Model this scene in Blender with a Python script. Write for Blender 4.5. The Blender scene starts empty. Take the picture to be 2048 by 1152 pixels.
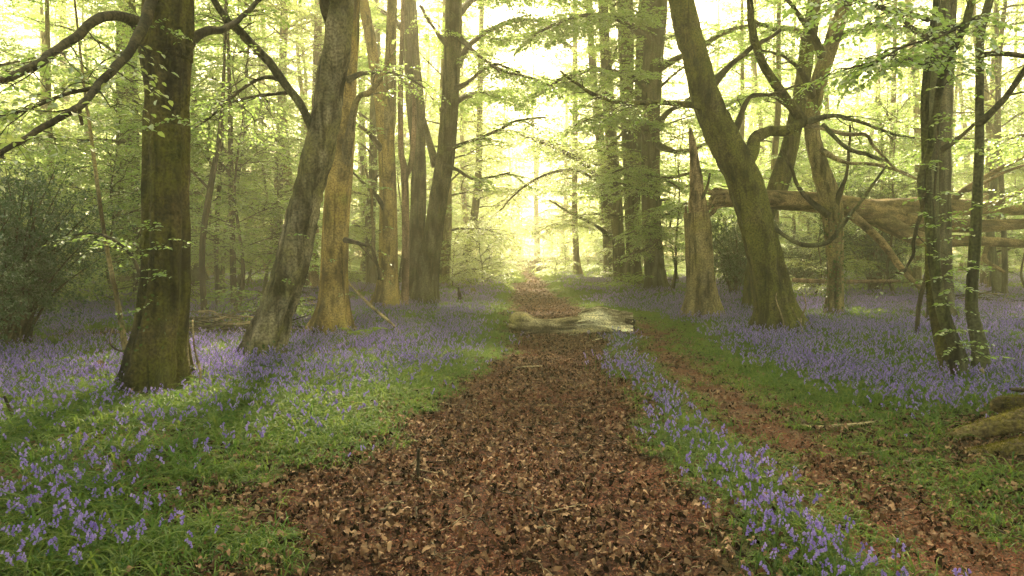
import bpy, math, random
import numpy as np
from mathutils import Vector, Matrix

# ------------------------------------------------------------------ camera, world, sun, exposure
S = bpy.context.scene
COL = S.collection
F_PX, HORIZON, CAM_H = 1400.0, 515.0, 1.5
PITCH = math.atan((576 - HORIZON) / F_PX)
cam_d = bpy.data.cameras.new("camera")
cam = bpy.data.objects.new("camera", cam_d)
COL.objects.link(cam)
cam.location = (0, 0, CAM_H)
cam.rotation_euler = (math.radians(90) - PITCH, 0, 0)
cam_d.sensor_width = 36.0
cam_d.lens = 36.0 * F_PX / 2048.0
cam_d.clip_start, cam_d.clip_end = 0.05, 2000
S.camera = cam

SUN_EL, SUN_AZ = 44.0, -2.0           # degrees; azimuth from +Y towards +X
SUNV = Vector((math.sin(math.radians(SUN_AZ)) * math.cos(math.radians(SUN_EL)),
               math.cos(math.radians(SUN_AZ)) * math.cos(math.radians(SUN_EL)),
               math.sin(math.radians(SUN_EL))))
W = bpy.data.worlds.new("World")
S.world = W
W.use_nodes = True
wn = W.node_tree
sky = wn.nodes.new("ShaderNodeTexSky")
sky.sky_type = 'NISHITA'
sky.sun_disc = False
sky.sun_elevation = math.radians(SUN_EL)
sky.sun_rotation = math.radians(SUN_AZ)
sky.air_density, sky.dust_density, sky.ozone_density = 1.0, 4.0, 0.6
tint = wn.nodes.new("ShaderNodeMix")
tint.data_type = 'RGBA'; tint.blend_type = 'MULTIPLY'
tint.inputs[0].default_value = 1.0
tint.inputs[7].default_value = (1.0, 0.92, 0.55, 1)
bg = wn.nodes["Background"]
wn.links.new(sky.outputs[0], tint.inputs[6])
wn.links.new(tint.outputs[2], bg.inputs[0])
bg.inputs[1].default_value = 0.125

sun_d = bpy.data.lights.new("sun", 'SUN')
sun_d.energy, sun_d.angle, sun_d.color = 4.6, math.radians(6.0), (1.0, 0.86, 0.60)
sun = bpy.data.objects.new("sun", sun_d)
COL.objects.link(sun)
sun.rotation_euler = SUNV.to_track_quat('Z', 'Y').to_euler()

S.view_settings.view_transform = 'Standard'
S.view_settings.look = 'None'
S.view_settings.gamma = 1.0
S.view_settings.use_curve_mapping = False
S.view_settings.exposure = 2.6

S.render.engine = 'CYCLES'
cy = S.cycles
cy.max_bounces, cy.diffuse_bounces, cy.glossy_bounces = 7, 4, 2
cy.transmission_bounces, cy.volume_bounces, cy.transparent_max_bounces = 4, 1, 4
cy.caustics_reflective = cy.caustics_refractive = False
cy.use_denoising = True
cy.use_adaptive_sampling = True
cy.adaptive_threshold = 0.015
cy.sample_clamp_indirect = 6.0

R = np.random.default_rng(7)
random.seed(7)

# ------------------------------------------------------------------ noise
def _hash(ix, iy, iz):
    h = (ix * 374761393 + iy * 668265263 + iz * 2147483647 + 1013904223) & 0xFFFFFFFF
    h = ((h ^ (h >> 13)) * 1274126177) & 0xFFFFFFFF
    h = (h ^ (h >> 16)) & 0xFFFFFFFF
    return h / 4294967295.0

def vnoise(p):
    p = np.asarray(p, float)
    i = np.floor(p).astype(np.int64); f = p - i
    f = f * f * (3 - 2 * f)
    r = 0
    for dx in (0, 1):
        for dy in (0, 1):
            for dz in (0, 1):
                w = (f[..., 0] if dx else 1 - f[..., 0]) * (f[..., 1] if dy else 1 - f[..., 1]) * (f[..., 2] if dz else 1 - f[..., 2])
                r = r + w * _hash(i[..., 0] + dx, i[..., 1] + dy, i[..., 2] + dz)
    return r * 2 - 1

def fbm(p, octv=3):
    p = np.asarray(p, float); a, r = 1.0, 0
    for k in range(octv):
        r = r + a * vnoise(p * (2.03 ** k) + 17.3 * k); a *= 0.5
    return r / 1.75

def n2(x, y, s, octv=3, o=0.0):
    x = np.asarray(x, float); y = np.asarray(y, float)
    return fbm(np.stack([x * s, y * s, np.zeros_like(x) + o], -1), octv)

# ------------------------------------------------------------------ place: pixel <-> world, ground
CF = np.array([0, math.cos(PITCH), -math.sin(PITCH)])
CU = np.array([0, math.sin(PITCH), math.cos(PITCH)])
def P(px, py, d):
    u, v = (px - 1024) / F_PX, (576 - py) / F_PX
    r = CF + CU * v + np.array([u, 0, 0])
    return np.array([0, 0, CAM_H]) + r * (d / r[1])
def flat(px, py):
    u, v = (px - 1024) / F_PX, (576 - py) / F_PX
    r = CF + CU * v + np.array([u, 0, 0])
    t = -CAM_H / r[2]
    return r[0] * t, r[1] * t

def edge(pts):
    a = np.array(sorted([flat(*p)[::-1] for p in pts]))
    return a[:, 0], a[:, 1]
_L = edge([(590, 1152), (520, 1070), (560, 990), (690, 930), (800, 885), (840, 830), (920, 775), (985, 730), (1018, 685), (1024, 640), (1026, 600), (1030, 570)])
_R = edge([(1530, 1152), (1440, 1040), (1390, 990), (1340, 920), (1290, 850), (1240, 760), (1214, 680), (1180, 632), (1118, 600), (1085, 575)])
_T = edge([(1985, 1152), (1850, 1060), (1735, 990), (1630, 920), (1532, 865), (1440, 800), (1365, 745), (1322, 695), (1318, 665), (1270, 645), (1190, 628)])
_tw = edge([(250, 1152), (190, 1060), (150, 990), (125, 920), (95, 865), (65, 800), (52, 745), (38, 695), (32, 665), (25, 645), (20, 628)])
_twy = _T[0]; _tww = np.array(sorted([(flat(1000, y)[1], (flat(1000 + w, y)[0] - flat(1000, y)[0])) for w, y in
        [(175, 1152), (150, 1060), (122, 990), (110, 920), (96, 865), (76, 800), (60, 745), (44, 695), (30, 665), (22, 645), (16, 628)]]))

def sstep(a, b, x):
    t = np.clip((x - a) / (b - a), 0, 1); return t * t * (3 - 2 * t)

def path_mask(x, y, soft=0.25, seed=0.0):
    """1 on the leaf litter path"""
    n = n2(x, y, 1.1, 3, 3.3 + seed) * 0.28 + n2(x, y, 4.0, 2, 33.0) * .16
    xl, xr = np.interp(y, _L[0], _L[1]), np.interp(y, _R[0], _R[1])
    far = np.clip((y - 40) / 20, 0, 1)
    drift = -0.03 * np.clip(y - 45, 0, 60) ** 1.5 * 0.35
    xl, xr = xl + drift - far * 0.1, xr + drift + far * 0.2
    xl = np.where(y < 3.2, -1.15 - (3.2 - y) * 0.05, xl)
    xr = np.where(y < 3.2, 1.25 + (3.2 - y) * 0.02, xr)
    d = np.minimum(x - xl, xr - x) + n
    return sstep(-soft, soft, d)

def trail_mask(x, y, soft=0.2):
    n = n2(x, y, 1.6, 3, 9.1) * 0.2
    xc, w = np.interp(y, _T[0], _T[1]), np.interp(y, _tww[:, 0], _tww[:, 1])
    xc = np.where(y < 3.3, _T[1][0] + (3.3 - y) * 0.1, xc)
    d = w * 1.5 - np.abs(x - xc) + n
    return sstep(-soft, soft, d) * (y < 19)

def bare_mask(x, y):
    """patches of dry leaves showing between the plants"""
    n = n2(x, y, 1.5, 3, 21.0)
    a = sstep(0.02, 0.30, n + 0.17 + .14 * sstep(-2.6, -1.3, x)) * sstep(6.3, 4.2, y) * (x < 0.3)
    xr = np.interp(y, _T[0], _T[1]) + np.interp(y, _tww[:, 0], _tww[:, 1])
    right = sstep(-0.1, 0.25, x - xr) * sstep(7.0, 6.0, y) * (0.78 + 0.22 * sstep(-.1, .3, n))
    b = 0.55 * sstep(0.25, 0.5, n2(x, y, 0.8, 3, 50.0))
    brush = sstep(1.6, 0.8, np.hypot((x + 6.6) / 1.5, y - 13.6)) * 0.9
    return np.clip(np.maximum(np.maximum(a, right), np.maximum(b * (y < 25), brush)), 0, 1)

def gz(x, y):
    x = np.asarray(x, float); y = np.asarray(y, float)
    z = n2(x, y, 0.16, 2, 1.0) * 0.16 * sstep(3, 14, np.hypot(x, y)) + n2(x, y, 0.8, 3, 5.0) * 0.035
    z = z + 0.020 * np.clip(y - 22, 0, 75) + 0.004 * np.clip(-x - 10, 0, 60)
    p = np.maximum(path_mask(x, y, 0.45), trail_mask(x, y, 0.35) * 0.7)
    z = z + (1 - p) * 0.07
    near = sstep(16, 7, y) * (y > -3)
    z = z + p * near * (n2(x, y, 5.0, 3, 8.0) * 0.020 + n2(x, y, 16.0, 2, 2.0) * 0.008)
    return z
def gz1(x, y): return float(gz(np.array([x]), np.array([y]))[0])
def G(px, py):
    x, y = flat(px, py)
    u, v = (px - 1024) / F_PX, (576 - py) / F_PX
    r = CF + CU * v + np.array([u, 0, 0])
    d = min(max(y, 1), 60)
    for _ in range(12):
        q = P(px, py, d); z = gz1(q[0], q[1])
        d = 0.5 * d + 0.5 * min(60, max(2.0, (z - CAM_H) / (r[2] / r[1])))
    q = P(px, py, d); q[2] = gz1(q[0], q[1])
    return q

# ------------------------------------------------------------------ mesh building
class MB:
    def __init__(s): s.v, s.q, s.t, s.a, s.mq, s.mt, s.n = [], [], [], [], [], [], 0
    def add(s, v, q=None, t=None, a=None, m=0):
        v = np.asarray(v, float).reshape(-1, 3)
        s.v.append(v)
        s.a.append(np.broadcast_to(np.asarray(0.5 if a is None else a, float), (len(v),)))
        if q is not None and len(q):
            q = np.asarray(q, np.int64); s.q.append(q + s.n); s.mq.append(np.full(len(q), m))
        if t is not None and len(t):
            t = np.asarray(t, np.int64); s.t.append(t + s.n); s.mt.append(np.full(len(t), m))
        s.n += len(v)
    def mesh(s, name, mats, smooth=True, origin=None):
        v = np.concatenate(s.v) if s.v else np.zeros((0, 3))
        if origin is not None: v = v - np.asarray(origin)
        q = np.concatenate(s.q) if s.q else np.zeros((0, 4), np.int64)
        t = np.concatenate(s.t) if s.t else np.zeros((0, 3), np.int64)
        me = bpy.data.meshes.new(name)
        me.vertices.add(len(v)); me.vertices.foreach_set("co", v.astype(np.float32).ravel())
        me.loops.add(q.size + t.size)
        me.loops.foreach_set("vertex_index", np.concatenate([q.ravel(), t.ravel()]).astype(np.int32))
        me.polygons.add(len(q) + len(t))
        ls = np.concatenate([np.arange(len(q)) * 4, q.size + np.arange(len(t)) * 3])
        me.polygons.foreach_set("loop_start", ls.astype(np.int32))
        mi = np.concatenate((s.mq or [np.zeros(0)]) + (s.mt or [np.zeros(0)]))
        me.polygons.foreach_set("material_index", mi.astype(np.int32))
        me.polygons.foreach_set("use_smooth", np.full(len(mi), smooth))
        at = me.attributes.new("v", 'FLOAT', 'POINT')
        at.data.foreach_set("value", np.concatenate(s.a).astype(np.float32) if s.a else [])
        me.update(calc_edges=True)
        for m in (mats if isinstance(mats, (list, tuple)) else [mats]): me.materials.append(m)
        return me
    def obj(s, name, mats, parent=None, smooth=True, kind=None):
        o_ = parent_world(parent)
        me = s.mesh(name, mats, smooth, o_)
        o = bpy.data.objects.new(name, me); COL.objects.link(o)
        if parent is not None: o.parent = parent
        if kind: o["kind"] = kind
        return o

def parent_world(p):
    if p is None: return None
    w = np.zeros(3)
    while p is not None:
        w += np.array(p.location); p = p.parent
    return w

def empty(name, loc, label=None, cat=None, group=None, rz=0.0):
    o = bpy.data.objects.new(name, None); COL.objects.link(o)
    o.empty_display_size = 0.2
    o.location = loc; o.rotation_euler = (0, 0, rz)
    tag(o, label, cat, group); return o
def tag(o, label=None, cat=None, group=None, kind=None):
    if label: o["label"] = label
    if cat: o["category"] = cat
    if group: o["group"] = group
    if kind: o["kind"] = kind
    return o

def catmull(pts, n):
    p = np.asarray(pts, float)
    if len(p) == 2:
        t = np.linspace(0, 1, n)[:, None]; return p[0] * (1 - t) + p[1] * t
    e = np.concatenate([[2 * p[0] - p[1]], p, [2 * p[-1] - p[-2]]])
    seg = np.linalg.norm(p[1:, :3] - p[:-1, :3], axis=1); cs = np.concatenate([[0], np.cumsum(seg)])
    u = np.linspace(0, cs[-1], n)
    k = np.clip(np.searchsorted(cs, u, side='right') - 1, 0, len(p) - 2)
    t = ((u - cs[k]) / np.maximum(seg[k], 1e-9))[:, None]
    a, b, c, d = e[k], e[k + 1], e[k + 2], e[k + 3]
    return 0.5 * (2 * b + (c - a) * t + (2 * a - 5 * b + 4 * c - d) * t ** 2 + (-a + 3 * b - 3 * c + d) * t ** 3)

def tube(mb, pts, rad, seg=8, n=None, disp=None, a=0.5, m=0, cap=True, smooth_r=True):
    """swept tube through pts; disp(theta, s, xyz, radius) -> radius factor offset"""
    pr = np.concatenate([np.asarray(pts, float), np.asarray(rad, float)[:, None]], 1)
    n = n or max(2, len(pr) * 3)
    pr = catmull(pr, n)
    p, r = pr[:, :3], np.maximum(pr[:, 3], 0.0008)
    T = np.gradient(p, axis=0); T /= np.linalg.norm(T, axis=1)[:, None] + 1e-12
    up = np.array([0.0, 1.0, 0.0]) if abs(T[0][1]) < 0.8 else np.array([1.0, 0, 0])
    N = np.zeros_like(p); b0 = up - T[0] * np.dot(up, T[0]); N[0] = b0 / np.linalg.norm(b0)
    for i in range(1, n):
        b0 = N[i - 1] - T[i] * np.dot(N[i - 1], T[i]); N[i] = b0 / (np.linalg.norm(b0) + 1e-12)
    B = np.cross(T, N)
    th = np.linspace(0, 2 * np.pi, seg, endpoint=False)
    ring = p[:, None, :] + (N[:, None, :] * np.cos(th)[None, :, None] + B[:, None, :] * np.sin(th)[None, :, None]) * r[:, None, None]
    if disp is not None:
        s = np.concatenate([[0], np.cumsum(np.linalg.norm(p[1:] - p[:-1], axis=1))])
        f = disp(np.broadcast_to(th[None, :], (n, seg)), np.broadcast_to(s[:, None], (n, seg)), ring, r)
        ring = p[:, None, :] + (ring - p[:, None, :]) * (1 + f)[..., None]
    v = ring.reshape(-1, 3)
    i = np.arange(n - 1)[:, None] * seg; j = np.arange(seg)[None, :]; j2 = (j + 1) % seg
    q = np.stack([i + j, i + j2, i + seg + j2, i + seg + j], -1).reshape(-1, 4)
    t = None
    if cap:
        v = np.concatenate([v, p[:1], p[-1:]])
        c0, c1 = n * seg, n * seg + 1
        jj = np.arange(seg); jn = (jj + 1) % seg
        t = np.concatenate([np.stack([np.full(seg, c0), jn, jj], 1), np.stack([np.full(seg, c1), (n - 1) * seg + jj, (n - 1) * seg + jn], 1)])
    av = a if np.isscalar(a) else np.repeat(a, 1)
    mb.add(v, q, t, av, m)
    return p, r, T

def twigs_mb(mb, st, dr, ln, r0, droop=0.12, a=0.5):
    """many thin 3-sided twigs, two segments each"""
    st, dr, ln = np.asarray(st), np.asarray(dr), np.asarray(ln); n = len(st)
    if n == 0: return
    r0 = np.broadcast_to(r0, (n,))
    side = np.cross(dr, [0, 0, 1.0]); side /= np.linalg.norm(side, axis=1)[:, None] + 1e-9
    up = np.cross(side, dr)
    down = np.array([0, 0, -1.0])
    P0, P1, P2 = st, st + dr * (ln * 0.5)[:, None] + down * (ln * droop * 0.25)[:, None], st + dr * ln[:, None] + down * (ln * droop)[:, None]
    V = []
    for Pk, rk in ((P0, 1.0), (P1, 0.65), (P2, 0.25)):
        for k in range(3):
            an = 2 * math.pi * k / 3
            V.append(Pk + (side * math.cos(an) + up * math.sin(an)) * (r0 * rk)[:, None])
    V = np.stack(V, 1).reshape(-1, 3)
    base = np.arange(n)[:, None] * 9
    q = np.array([[l * 3 + k, l * 3 + (k + 1) % 3, l * 3 + 3 + (k + 1) % 3, l * 3 + 3 + k] for l in (0, 1) for k in range(3)])
    mb.add(V, (base[:, :, None] + q[None]).reshape(-1, 4), None, a)

def leaves_mb(mb, b, u, nrm, ln, wd, a, fold=0.18, six=False, m=0):
    """leaf blades from base b, along u, face normal nrm"""
    b, u, nrm = np.asarray(b), np.asarray(u), np.asarray(nrm); n = len(b)
    if n == 0: return
    u = u / (np.linalg.norm(u, axis=1)[:, None] + 1e-9)
    s = np.cross(u, nrm); s /= np.linalg.norm(s, axis=1)[:, None] + 1e-9
    w = np.cross(s, u)
    ln = np.broadcast_to(ln, (n,))[:, None]; wd = np.broadcast_to(wd, (n,))[:, None]
    if six:
        V = np.stack([b, b + u * ln * .3 + s * wd * .46 + w * wd * fold, b + u * ln * .68 + s * wd * .38 + w * wd * fold * .6,
                      b + u * ln - w * ln * .08, b + u * ln * .68 - s * wd * .38 + w * wd * fold * .6, b + u * ln * .3 - s * wd * .46 + w * wd * fold,
                      b + u * ln * .5], 1)
        k = 7; T = np.array([[0, 6, 1], [1, 6, 2], [2, 6, 3], [0, 5, 6], [5, 4, 6], [4, 3, 6]])
    else:
        V = np.stack([b, b + u * ln * .45 + s * wd * .5 + w * wd * fold, b + u * ln, b + u * ln * .45 - s * wd * .5 + w * wd * fold], 1)
        k = 4; T = np.array([[0, 2, 1], [0, 3, 2]])
    mb.add(V.reshape(-1, 3), None, (np.arange(n)[:, None, None] * k + T[None]).reshape(-1, 3), np.repeat(a, k), m)

def unit(v): return v / (np.linalg.norm(v, axis=-1, keepdims=True) + 1e-12)

def spray(wood, leaf, st, dr, ln, rng, size=0.06, gap=0.045, six=False, r0=0.003, droop=0.15, tw=True, density=1.0):
    """beech sprays: alternate leaves held flat along drooping twigs; st, dr, ln arrays"""
    st, dr, ln = np.asarray(st), unit(np.asarray(dr)), np.asarray(ln)
    if len(st) == 0: return
    if tw: twigs_mb(wood, st, dr, ln, r0, droop)
    cnt = np.maximum(2, (ln / gap * density).astype(int))
    idx = np.repeat(np.arange(len(st)), cnt)
    k = np.concatenate([np.arange(c) for c in cnt])
    t = (k + 0.6 + rng.uniform(-.3, .3, len(k))) / cnt[idx]
    t = np.clip(0.1 + 0.9 * t, 0, 1.0)
    d = dr[idx]; L = ln[idx]
    pos = st[idx] + d * (L * t)[:, None]; pos[:, 2] -= L * droop * t * t
    side = np.cross(d, np.array([0, 0, 1.0])); side = unit(side) * np.where(k % 2, 1, -1)[:, None]
    u = unit(d * rng.uniform(.35, .95, len(k))[:, None] + side * rng.uniform(.5, .95, len(k))[:, None] + rng.normal(0, .16, (len(k), 3)) + np.array([0, 0, -.18]))
    nr = unit(np.array([0, 0, 1.0]) + rng.normal(0, .45, (len(k), 3)))
    s = size * rng.uniform(.6, 1.25, len(k))
    leaves_mb(leaf, pos, u, nr, s, s * .62, rng.uniform(0, 1, len(k)), six=six)

# ------------------------------------------------------------------ materials
def new_mat(name):
    m = bpy.data.materials.new(name); m.use_nodes = True
    nt = m.node_tree; nt.nodes.clear()
    out = nt.nodes.new("ShaderNodeOutputMaterial")
    return m, nt, out
def N(nt, t, **k):
    n = nt.nodes.new(t)
    for a, b in k.items():
        if a.startswith("i_"): n.inputs[a[2:].replace("_", " ")].default_value = b
        else: setattr(n, a, b)
    return n
def ramp(nt, stops):
    r = nt.nodes.new("ShaderNodeValToRGB"); e = r.color_ramp.elements
    while len(e) < len(stops): e.new(0.5)
    for el, (p, c) in zip(e, stops): el.position = p; el.color = (*c, 1) if len(c) == 3 else c
    return r
def mixc(nt, fac, a, b, blend='MIX'):
    m = nt.nodes.new("ShaderNodeMix"); m.data_type = 'RGBA'; m.blend_type = blend
    for k, s in ((0, fac), (6, a), (7, b)):
        if isinstance(s, bpy.types.NodeSocket): nt.links.new(s, m.inputs[k])
        else: m.inputs[k].default_value = s if k == 0 else (*s, 1)
    return m.outputs[2]
def math_n(nt, op, a, b=0.0):
    m = nt.nodes.new("ShaderNodeMath"); m.operation = op
    for k, s in ((0, a), (1, b)):
        if isinstance(s, bpy.types.NodeSocket): nt.links.new(s, m.inputs[k])
        else: m.inputs[k].default_value = s
    return m.outputs[0]

def bark(name, base, dark, moss, moss_amt, lichen=None, spots=0.0, bump=0.5, vs=5.0, lying=False):
    m, nt, out = new_mat(name)
    L = nt.links.new
    tc = N(nt, "ShaderNodeTexCoord")
    mp = N(nt, "ShaderNodeMapping"); mp.inputs["Scale"].default_value = (.22, 1, 1) if lying else (1, 1, 0.22); L(tc.outputs["Object"], mp.inputs[0])
    n1 = N(nt, "ShaderNodeTexNoise"); n1.inputs["Scale"].default_value = vs; n1.inputs["Detail"].default_value = 6; n1.inputs["Roughness"].default_value = .65; L(mp.outputs[0], n1.inputs[0])
    n2_ = N(nt, "ShaderNodeTexNoise"); n2_.inputs["Scale"].default_value = 2.2; n2_.inputs["Detail"].default_value = 5; L(tc.outputs["Object"], n2_.inputs[0])
    n3 = N(nt, "ShaderNodeTexNoise"); n3.inputs["Scale"].default_value = 34; n3.inputs["Detail"].default_value = 4; L(tc.outputs["Object"], n3.inputs[0])
    r1 = ramp(nt, [(.36, dark), (.50, base), (.70, tuple(min(1, c * 1.5) for c in base))]); L(n1.outputs[0], r1.inputs[0])
    c = r1.outputs[0]
    if lichen:
        r2 = ramp(nt, [(.40, (0, 0, 0)), (.58, (1, 1, 1))]); L(n2_.outputs[0], r2.inputs[0])
        c = mixc(nt, r2.outputs[0], c, lichen)
    rm = ramp(nt, [(max(0, .62 - moss_amt * .4), (0, 0, 0)), (max(.05, .80 - moss_amt * .4), (1, 1, 1))])
    mm = math_n(nt, 'ADD', math_n(nt, 'MULTIPLY', n2_.outputs[0], .7), math_n(nt, 'MULTIPLY', n3.outputs[0], .3)); L(mm, rm.inputs[0])
    c = mixc(nt, rm.outputs[0], c, moss)
    if spots:
        vo = N(nt, "ShaderNodeTexVoronoi"); vo.inputs["Scale"].default_value = 4.2
        mp2 = N(nt, "ShaderNodeMapping"); mp2.inputs["Scale"].default_value = (1, 1, .8); L(tc.outputs["Object"], mp2.inputs[0]); L(mp2.outputs[0], vo.inputs[0])
        rs = ramp(nt, [(.10, (1, 1, 1)), (.19, (0, 0, 0))]); L(vo.outputs["Distance"], rs.inputs[0])
        c = mixc(nt, math_n(nt, 'MULTIPLY', rs.outputs[0], spots), c, tuple(x * .35 for x in base))
    mp5 = N(nt, "ShaderNodeMapping"); mp5.inputs["Scale"].default_value = (.4, 1, 1) if lying else (1, 1, .4); L(tc.outputs["Object"], mp5.inputs[0])
    n5 = N(nt, "ShaderNodeTexNoise"); n5.inputs["Scale"].default_value = 3.0; n5.inputs["Detail"].default_value = 4; n5.inputs["Roughness"].default_value = .6; L(mp5.outputs[0], n5.inputs[0])
    r5 = ramp(nt, [(.40, (.38, .35, .33)), (.50, (.95, .95, .95)), (.68, (1.45, 1.40, 1.25))]); L(n5.outputs[0], r5.inputs[0])
    c = mixc(nt, 1.0, c, r5.outputs[0], 'MULTIPLY')
    mp3 = N(nt, "ShaderNodeMapping"); mp3.inputs["Scale"].default_value = (.07, 1, 1) if lying else (1, 1, .07); L(tc.outputs["Object"], mp3.inputs[0])
    n4 = N(nt, "ShaderNodeTexNoise"); n4.inputs["Scale"].default_value = 11; n4.inputs["Detail"].default_value = 3; L(mp3.outputs[0], n4.inputs[0])
    r4 = ramp(nt, [(.36, tuple(x * .45 for x in base)), (.46, (1, 1, 1))]); r4.color_ramp.elements[0].color = (.35, .33, .30, 1); L(n4.outputs[0], r4.inputs[0])
    c = mixc(nt, .9, c, r4.outputs[0], 'MULTIPLY')
    r3 = ramp(nt, [(.35, (.48, .48, .48)), (.65, (1.3, 1.3, 1.3))]); L(n3.outputs[0], r3.inputs[0])
    c = mixc(nt, 1.0, c, r3.outputs[0], 'MULTIPLY')
    b = N(nt, "ShaderNodeBsdfPrincipled"); b.inputs["Roughness"].default_value = .9; b.inputs["Specular IOR Level"].default_value = .2
    L(c, b.inputs["Base Color"])
    hh = math_n(nt, 'ADD', math_n(nt, 'ADD', n1.outputs[0], n4.outputs[0]), math_n(nt, 'MULTIPLY', n3.outputs[0], .6))
    bp = N(nt, "ShaderNodeBump"); bp.inputs["Strength"].default_value = bump; bp.inputs["Distance"].default_value = .05; L(hh, bp.inputs["Height"])
    L(bp.outputs[0], b.inputs["Normal"]); L(b.outputs[0], out.inputs[0])
    return m

def leafy(name, refl, trans, tr=0.5, gloss=0.0, rough=.5, attr="v", obj_rand=False):
    """refl / trans: (low, high) colour pairs picked per leaf"""
    m, nt, out = new_mat(name); L = nt.links.new
    if obj_rand:
        oi = N(nt, "ShaderNodeObjectInfo"); at = N(nt, "ShaderNodeAttribute", attribute_name=attr)
        f = math_n(nt, 'FRACT', math_n(nt, 'ADD', math_n(nt, 'MULTIPLY', at.outputs["Fac"], .5), oi.outputs["Random"]))
    else:
        f = N(nt, "ShaderNodeAttribute", attribute_name=attr).outputs["Fac"]
    ra = ramp(nt, [(i / max(1, len(refl) - 1), c) for i, c in enumerate(refl)]); L(f, ra.inputs[0])
    d = N(nt, "ShaderNodeBsdfDiffuse"); L(ra.outputs[0], d.inputs[0])
    sh = d.outputs[0]
    if tr > 0:
        rb = ramp(nt, [(i / max(1, len(trans) - 1), c) for i, c in enumerate(trans)]); L(f, rb.inputs[0])
        t = N(nt, "ShaderNodeBsdfTranslucent"); L(rb.outputs[0], t.inputs[0])
        ms = N(nt, "ShaderNodeMixShader"); ms.inputs[0].default_value = tr
        L(d.outputs[0], ms.inputs[1]); L(t.outputs[0], ms.inputs[2]); sh = ms.outputs[0]
    if gloss > 0:
        g = N(nt, "ShaderNodeBsdfGlossy"); g.inputs["Roughness"].default_value = rough; g.inputs[0].default_value = (1, 1, 1, 1)
        fr = N(nt, "ShaderNodeFresnel"); fr.inputs[0].default_value = 1.35
        m2 = N(nt, "ShaderNodeMixShader"); L(math_n(nt, 'MULTIPLY', fr.outputs[0], gloss), m2.inputs[0])
        L(sh, m2.inputs[1]); L(g.outputs[0], m2.inputs[2]); sh = m2.outputs[0]
    L(sh, out.inputs[0])
    return m

MOSS = (0.075, 0.085, 0.018)
M_dark = bark("bark_dark_mossy", (.060, .044, .018), (.014, .010, .006), (.068, .066, .010), .45, lichen=(.105, .085, .018), bump=1.0)
M_lean = bark("bark_grey_ribbed", (.20, .165, .11), (.065, .054, .038), (.13, .12, .036), .30, lichen=(.165, .14, .075), bump=.8)
M_gold = bark("bark_golden_algae", (.27, .185, .070), (.12, .085, .040), (.16, .15, .035), .25, lichen=(.32, .205, .060), spots=.8, bump=.5)
M_pale = bark("bark_pale_beech", (.21, .16, .085), (.10, .078, .045), (.16, .145, .045), .22, lichen=(.24, .175, .075), spots=.6, bump=.4)
M_pink = bark("bark_pinkish", (.20, .125, .085), (.10, .06, .042), (.14, .12, .045), .10, bump=.6)
M_grey = bark("bark_grey_green", (.105, .088, .055), (.045, .038, .026), (.085, .085, .028), .30, bump=.6)
M_moss = bark("bark_thick_moss", (.095, .075, .030), (.026, .020, .010), (.092, .088, .016), .65, lichen=(.085, .075, .018), bump=1.0, vs=7)
M_twig = bark("bark_branch", (.060, .046, .026), (.026, .020, .012), (.05, .05, .016), .2, bump=.3)
M_twin = bark("bark_smooth_green", (.085, .080, .045), (.040, .037, .022), (.075, .082, .025), .40, bump=.4)
M_dead = bark("wood_dead_grey", (.30, .225, .13), (.14, .10, .055), (.18, .15, .05), .15, bump=.7, lying=True)
M_split = bark("wood_split_pale", (.68, .58, .38), (.26, .19, .11), (.5, .43, .22), .05, bump=.9, vs=6, lying=True)
M_torn = bark("wood_torn", (.27, .18, .10), (.09, .06, .035), (.16, .13, .05), .10, bump=.9, vs=7)
M_log = bark("bark_log_moss", (.42, .33, .19), (.13, .095, .055), (.30, .25, .08), .28, bump=.9, lying=True)
M_core = bark("wood_dark_core", (.05, .035, .02), (.015, .01, .006), (.05, .045, .02), .1, bump=.9)
M_root = bark("bark_root_moss", (.17, .12, .062), (.05, .035, .02), (.17, .135, .022), .50, bump=1.0, lying=True)

M_leaf = leafy("beech_leaf_fresh", [(.095, .145, .026), (.14, .19, .036)], [(.34, .53, .12), (.50, .64, .18)], .55, gloss=.2, rough=.45)
M_leaf2 = leafy("beech_leaf_yellow", [(.11, .15, .025), (.17, .19, .035)], [(.44, .57, .15), (.57, .64, .20)], .55, gloss=.2, rough=.45)
M_holly = leafy("holly_leaf", [(.05, .085, .042), (.10, .15, .075)], [(.05, .10, .02), (.08, .13, .03)], .2, gloss=.12, rough=.4)
M_ivy = leafy("ivy_leaf", [(.025, .05, .012), (.06, .09, .025)], [(.08, .14, .02), (.1, .16, .03)], .25, gloss=.08, rough=.4)
M_blade = leafy("bluebell_blade", [(.030, .075, .018), (.080, .14, .028), (.14, .18, .04)], [(.10, .20, .03), (.20, .30, .05), (.26, .32, .06)], .4, gloss=.015, rough=.35, obj_rand=True)
M_stem = leafy("bluebell_stem", [(.09, .14, .035), (.12, .16, .05)], [(.2, .3, .05), (.2, .3, .05)], .3)
M_bell = leafy("bluebell_bell", [(.21, .14, .44), (.31, .22, .55), (.42, .32, .62)], [(.32, .22, .60), (.42, .31, .70), (.54, .43, .76)], .45, obj_rand=True)
M_fern = leafy("fern_frond", [(.09, .16, .025), (.14, .21, .035)], [(.32, .44, .06), (.40, .48, .09)], .5)
M_litter = leafy("dry_beech_leaf", [(.040, .021, .012), (.105, .056, .030), (.18, .102, .056), (.32, .20, .115), (.125, .062, .034)], [(.12, .04, .012), (.2, .08, .03)], .12, gloss=.10, rough=.5, obj_rand=True)
M_chip = leafy("red_bud_scales", [(.12, .048, .028), (.21, .082, .050), (.30, .135, .088)], [(.2, .06, .03), (.3, .1, .05)], .1, obj_rand=True)
M_mould = leafy("leaf_mould", [(.010, .007, .005), (.028, .017, .010)], [(0, 0, 0), (0, 0, 0)], 0, obj_rand=True)

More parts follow.
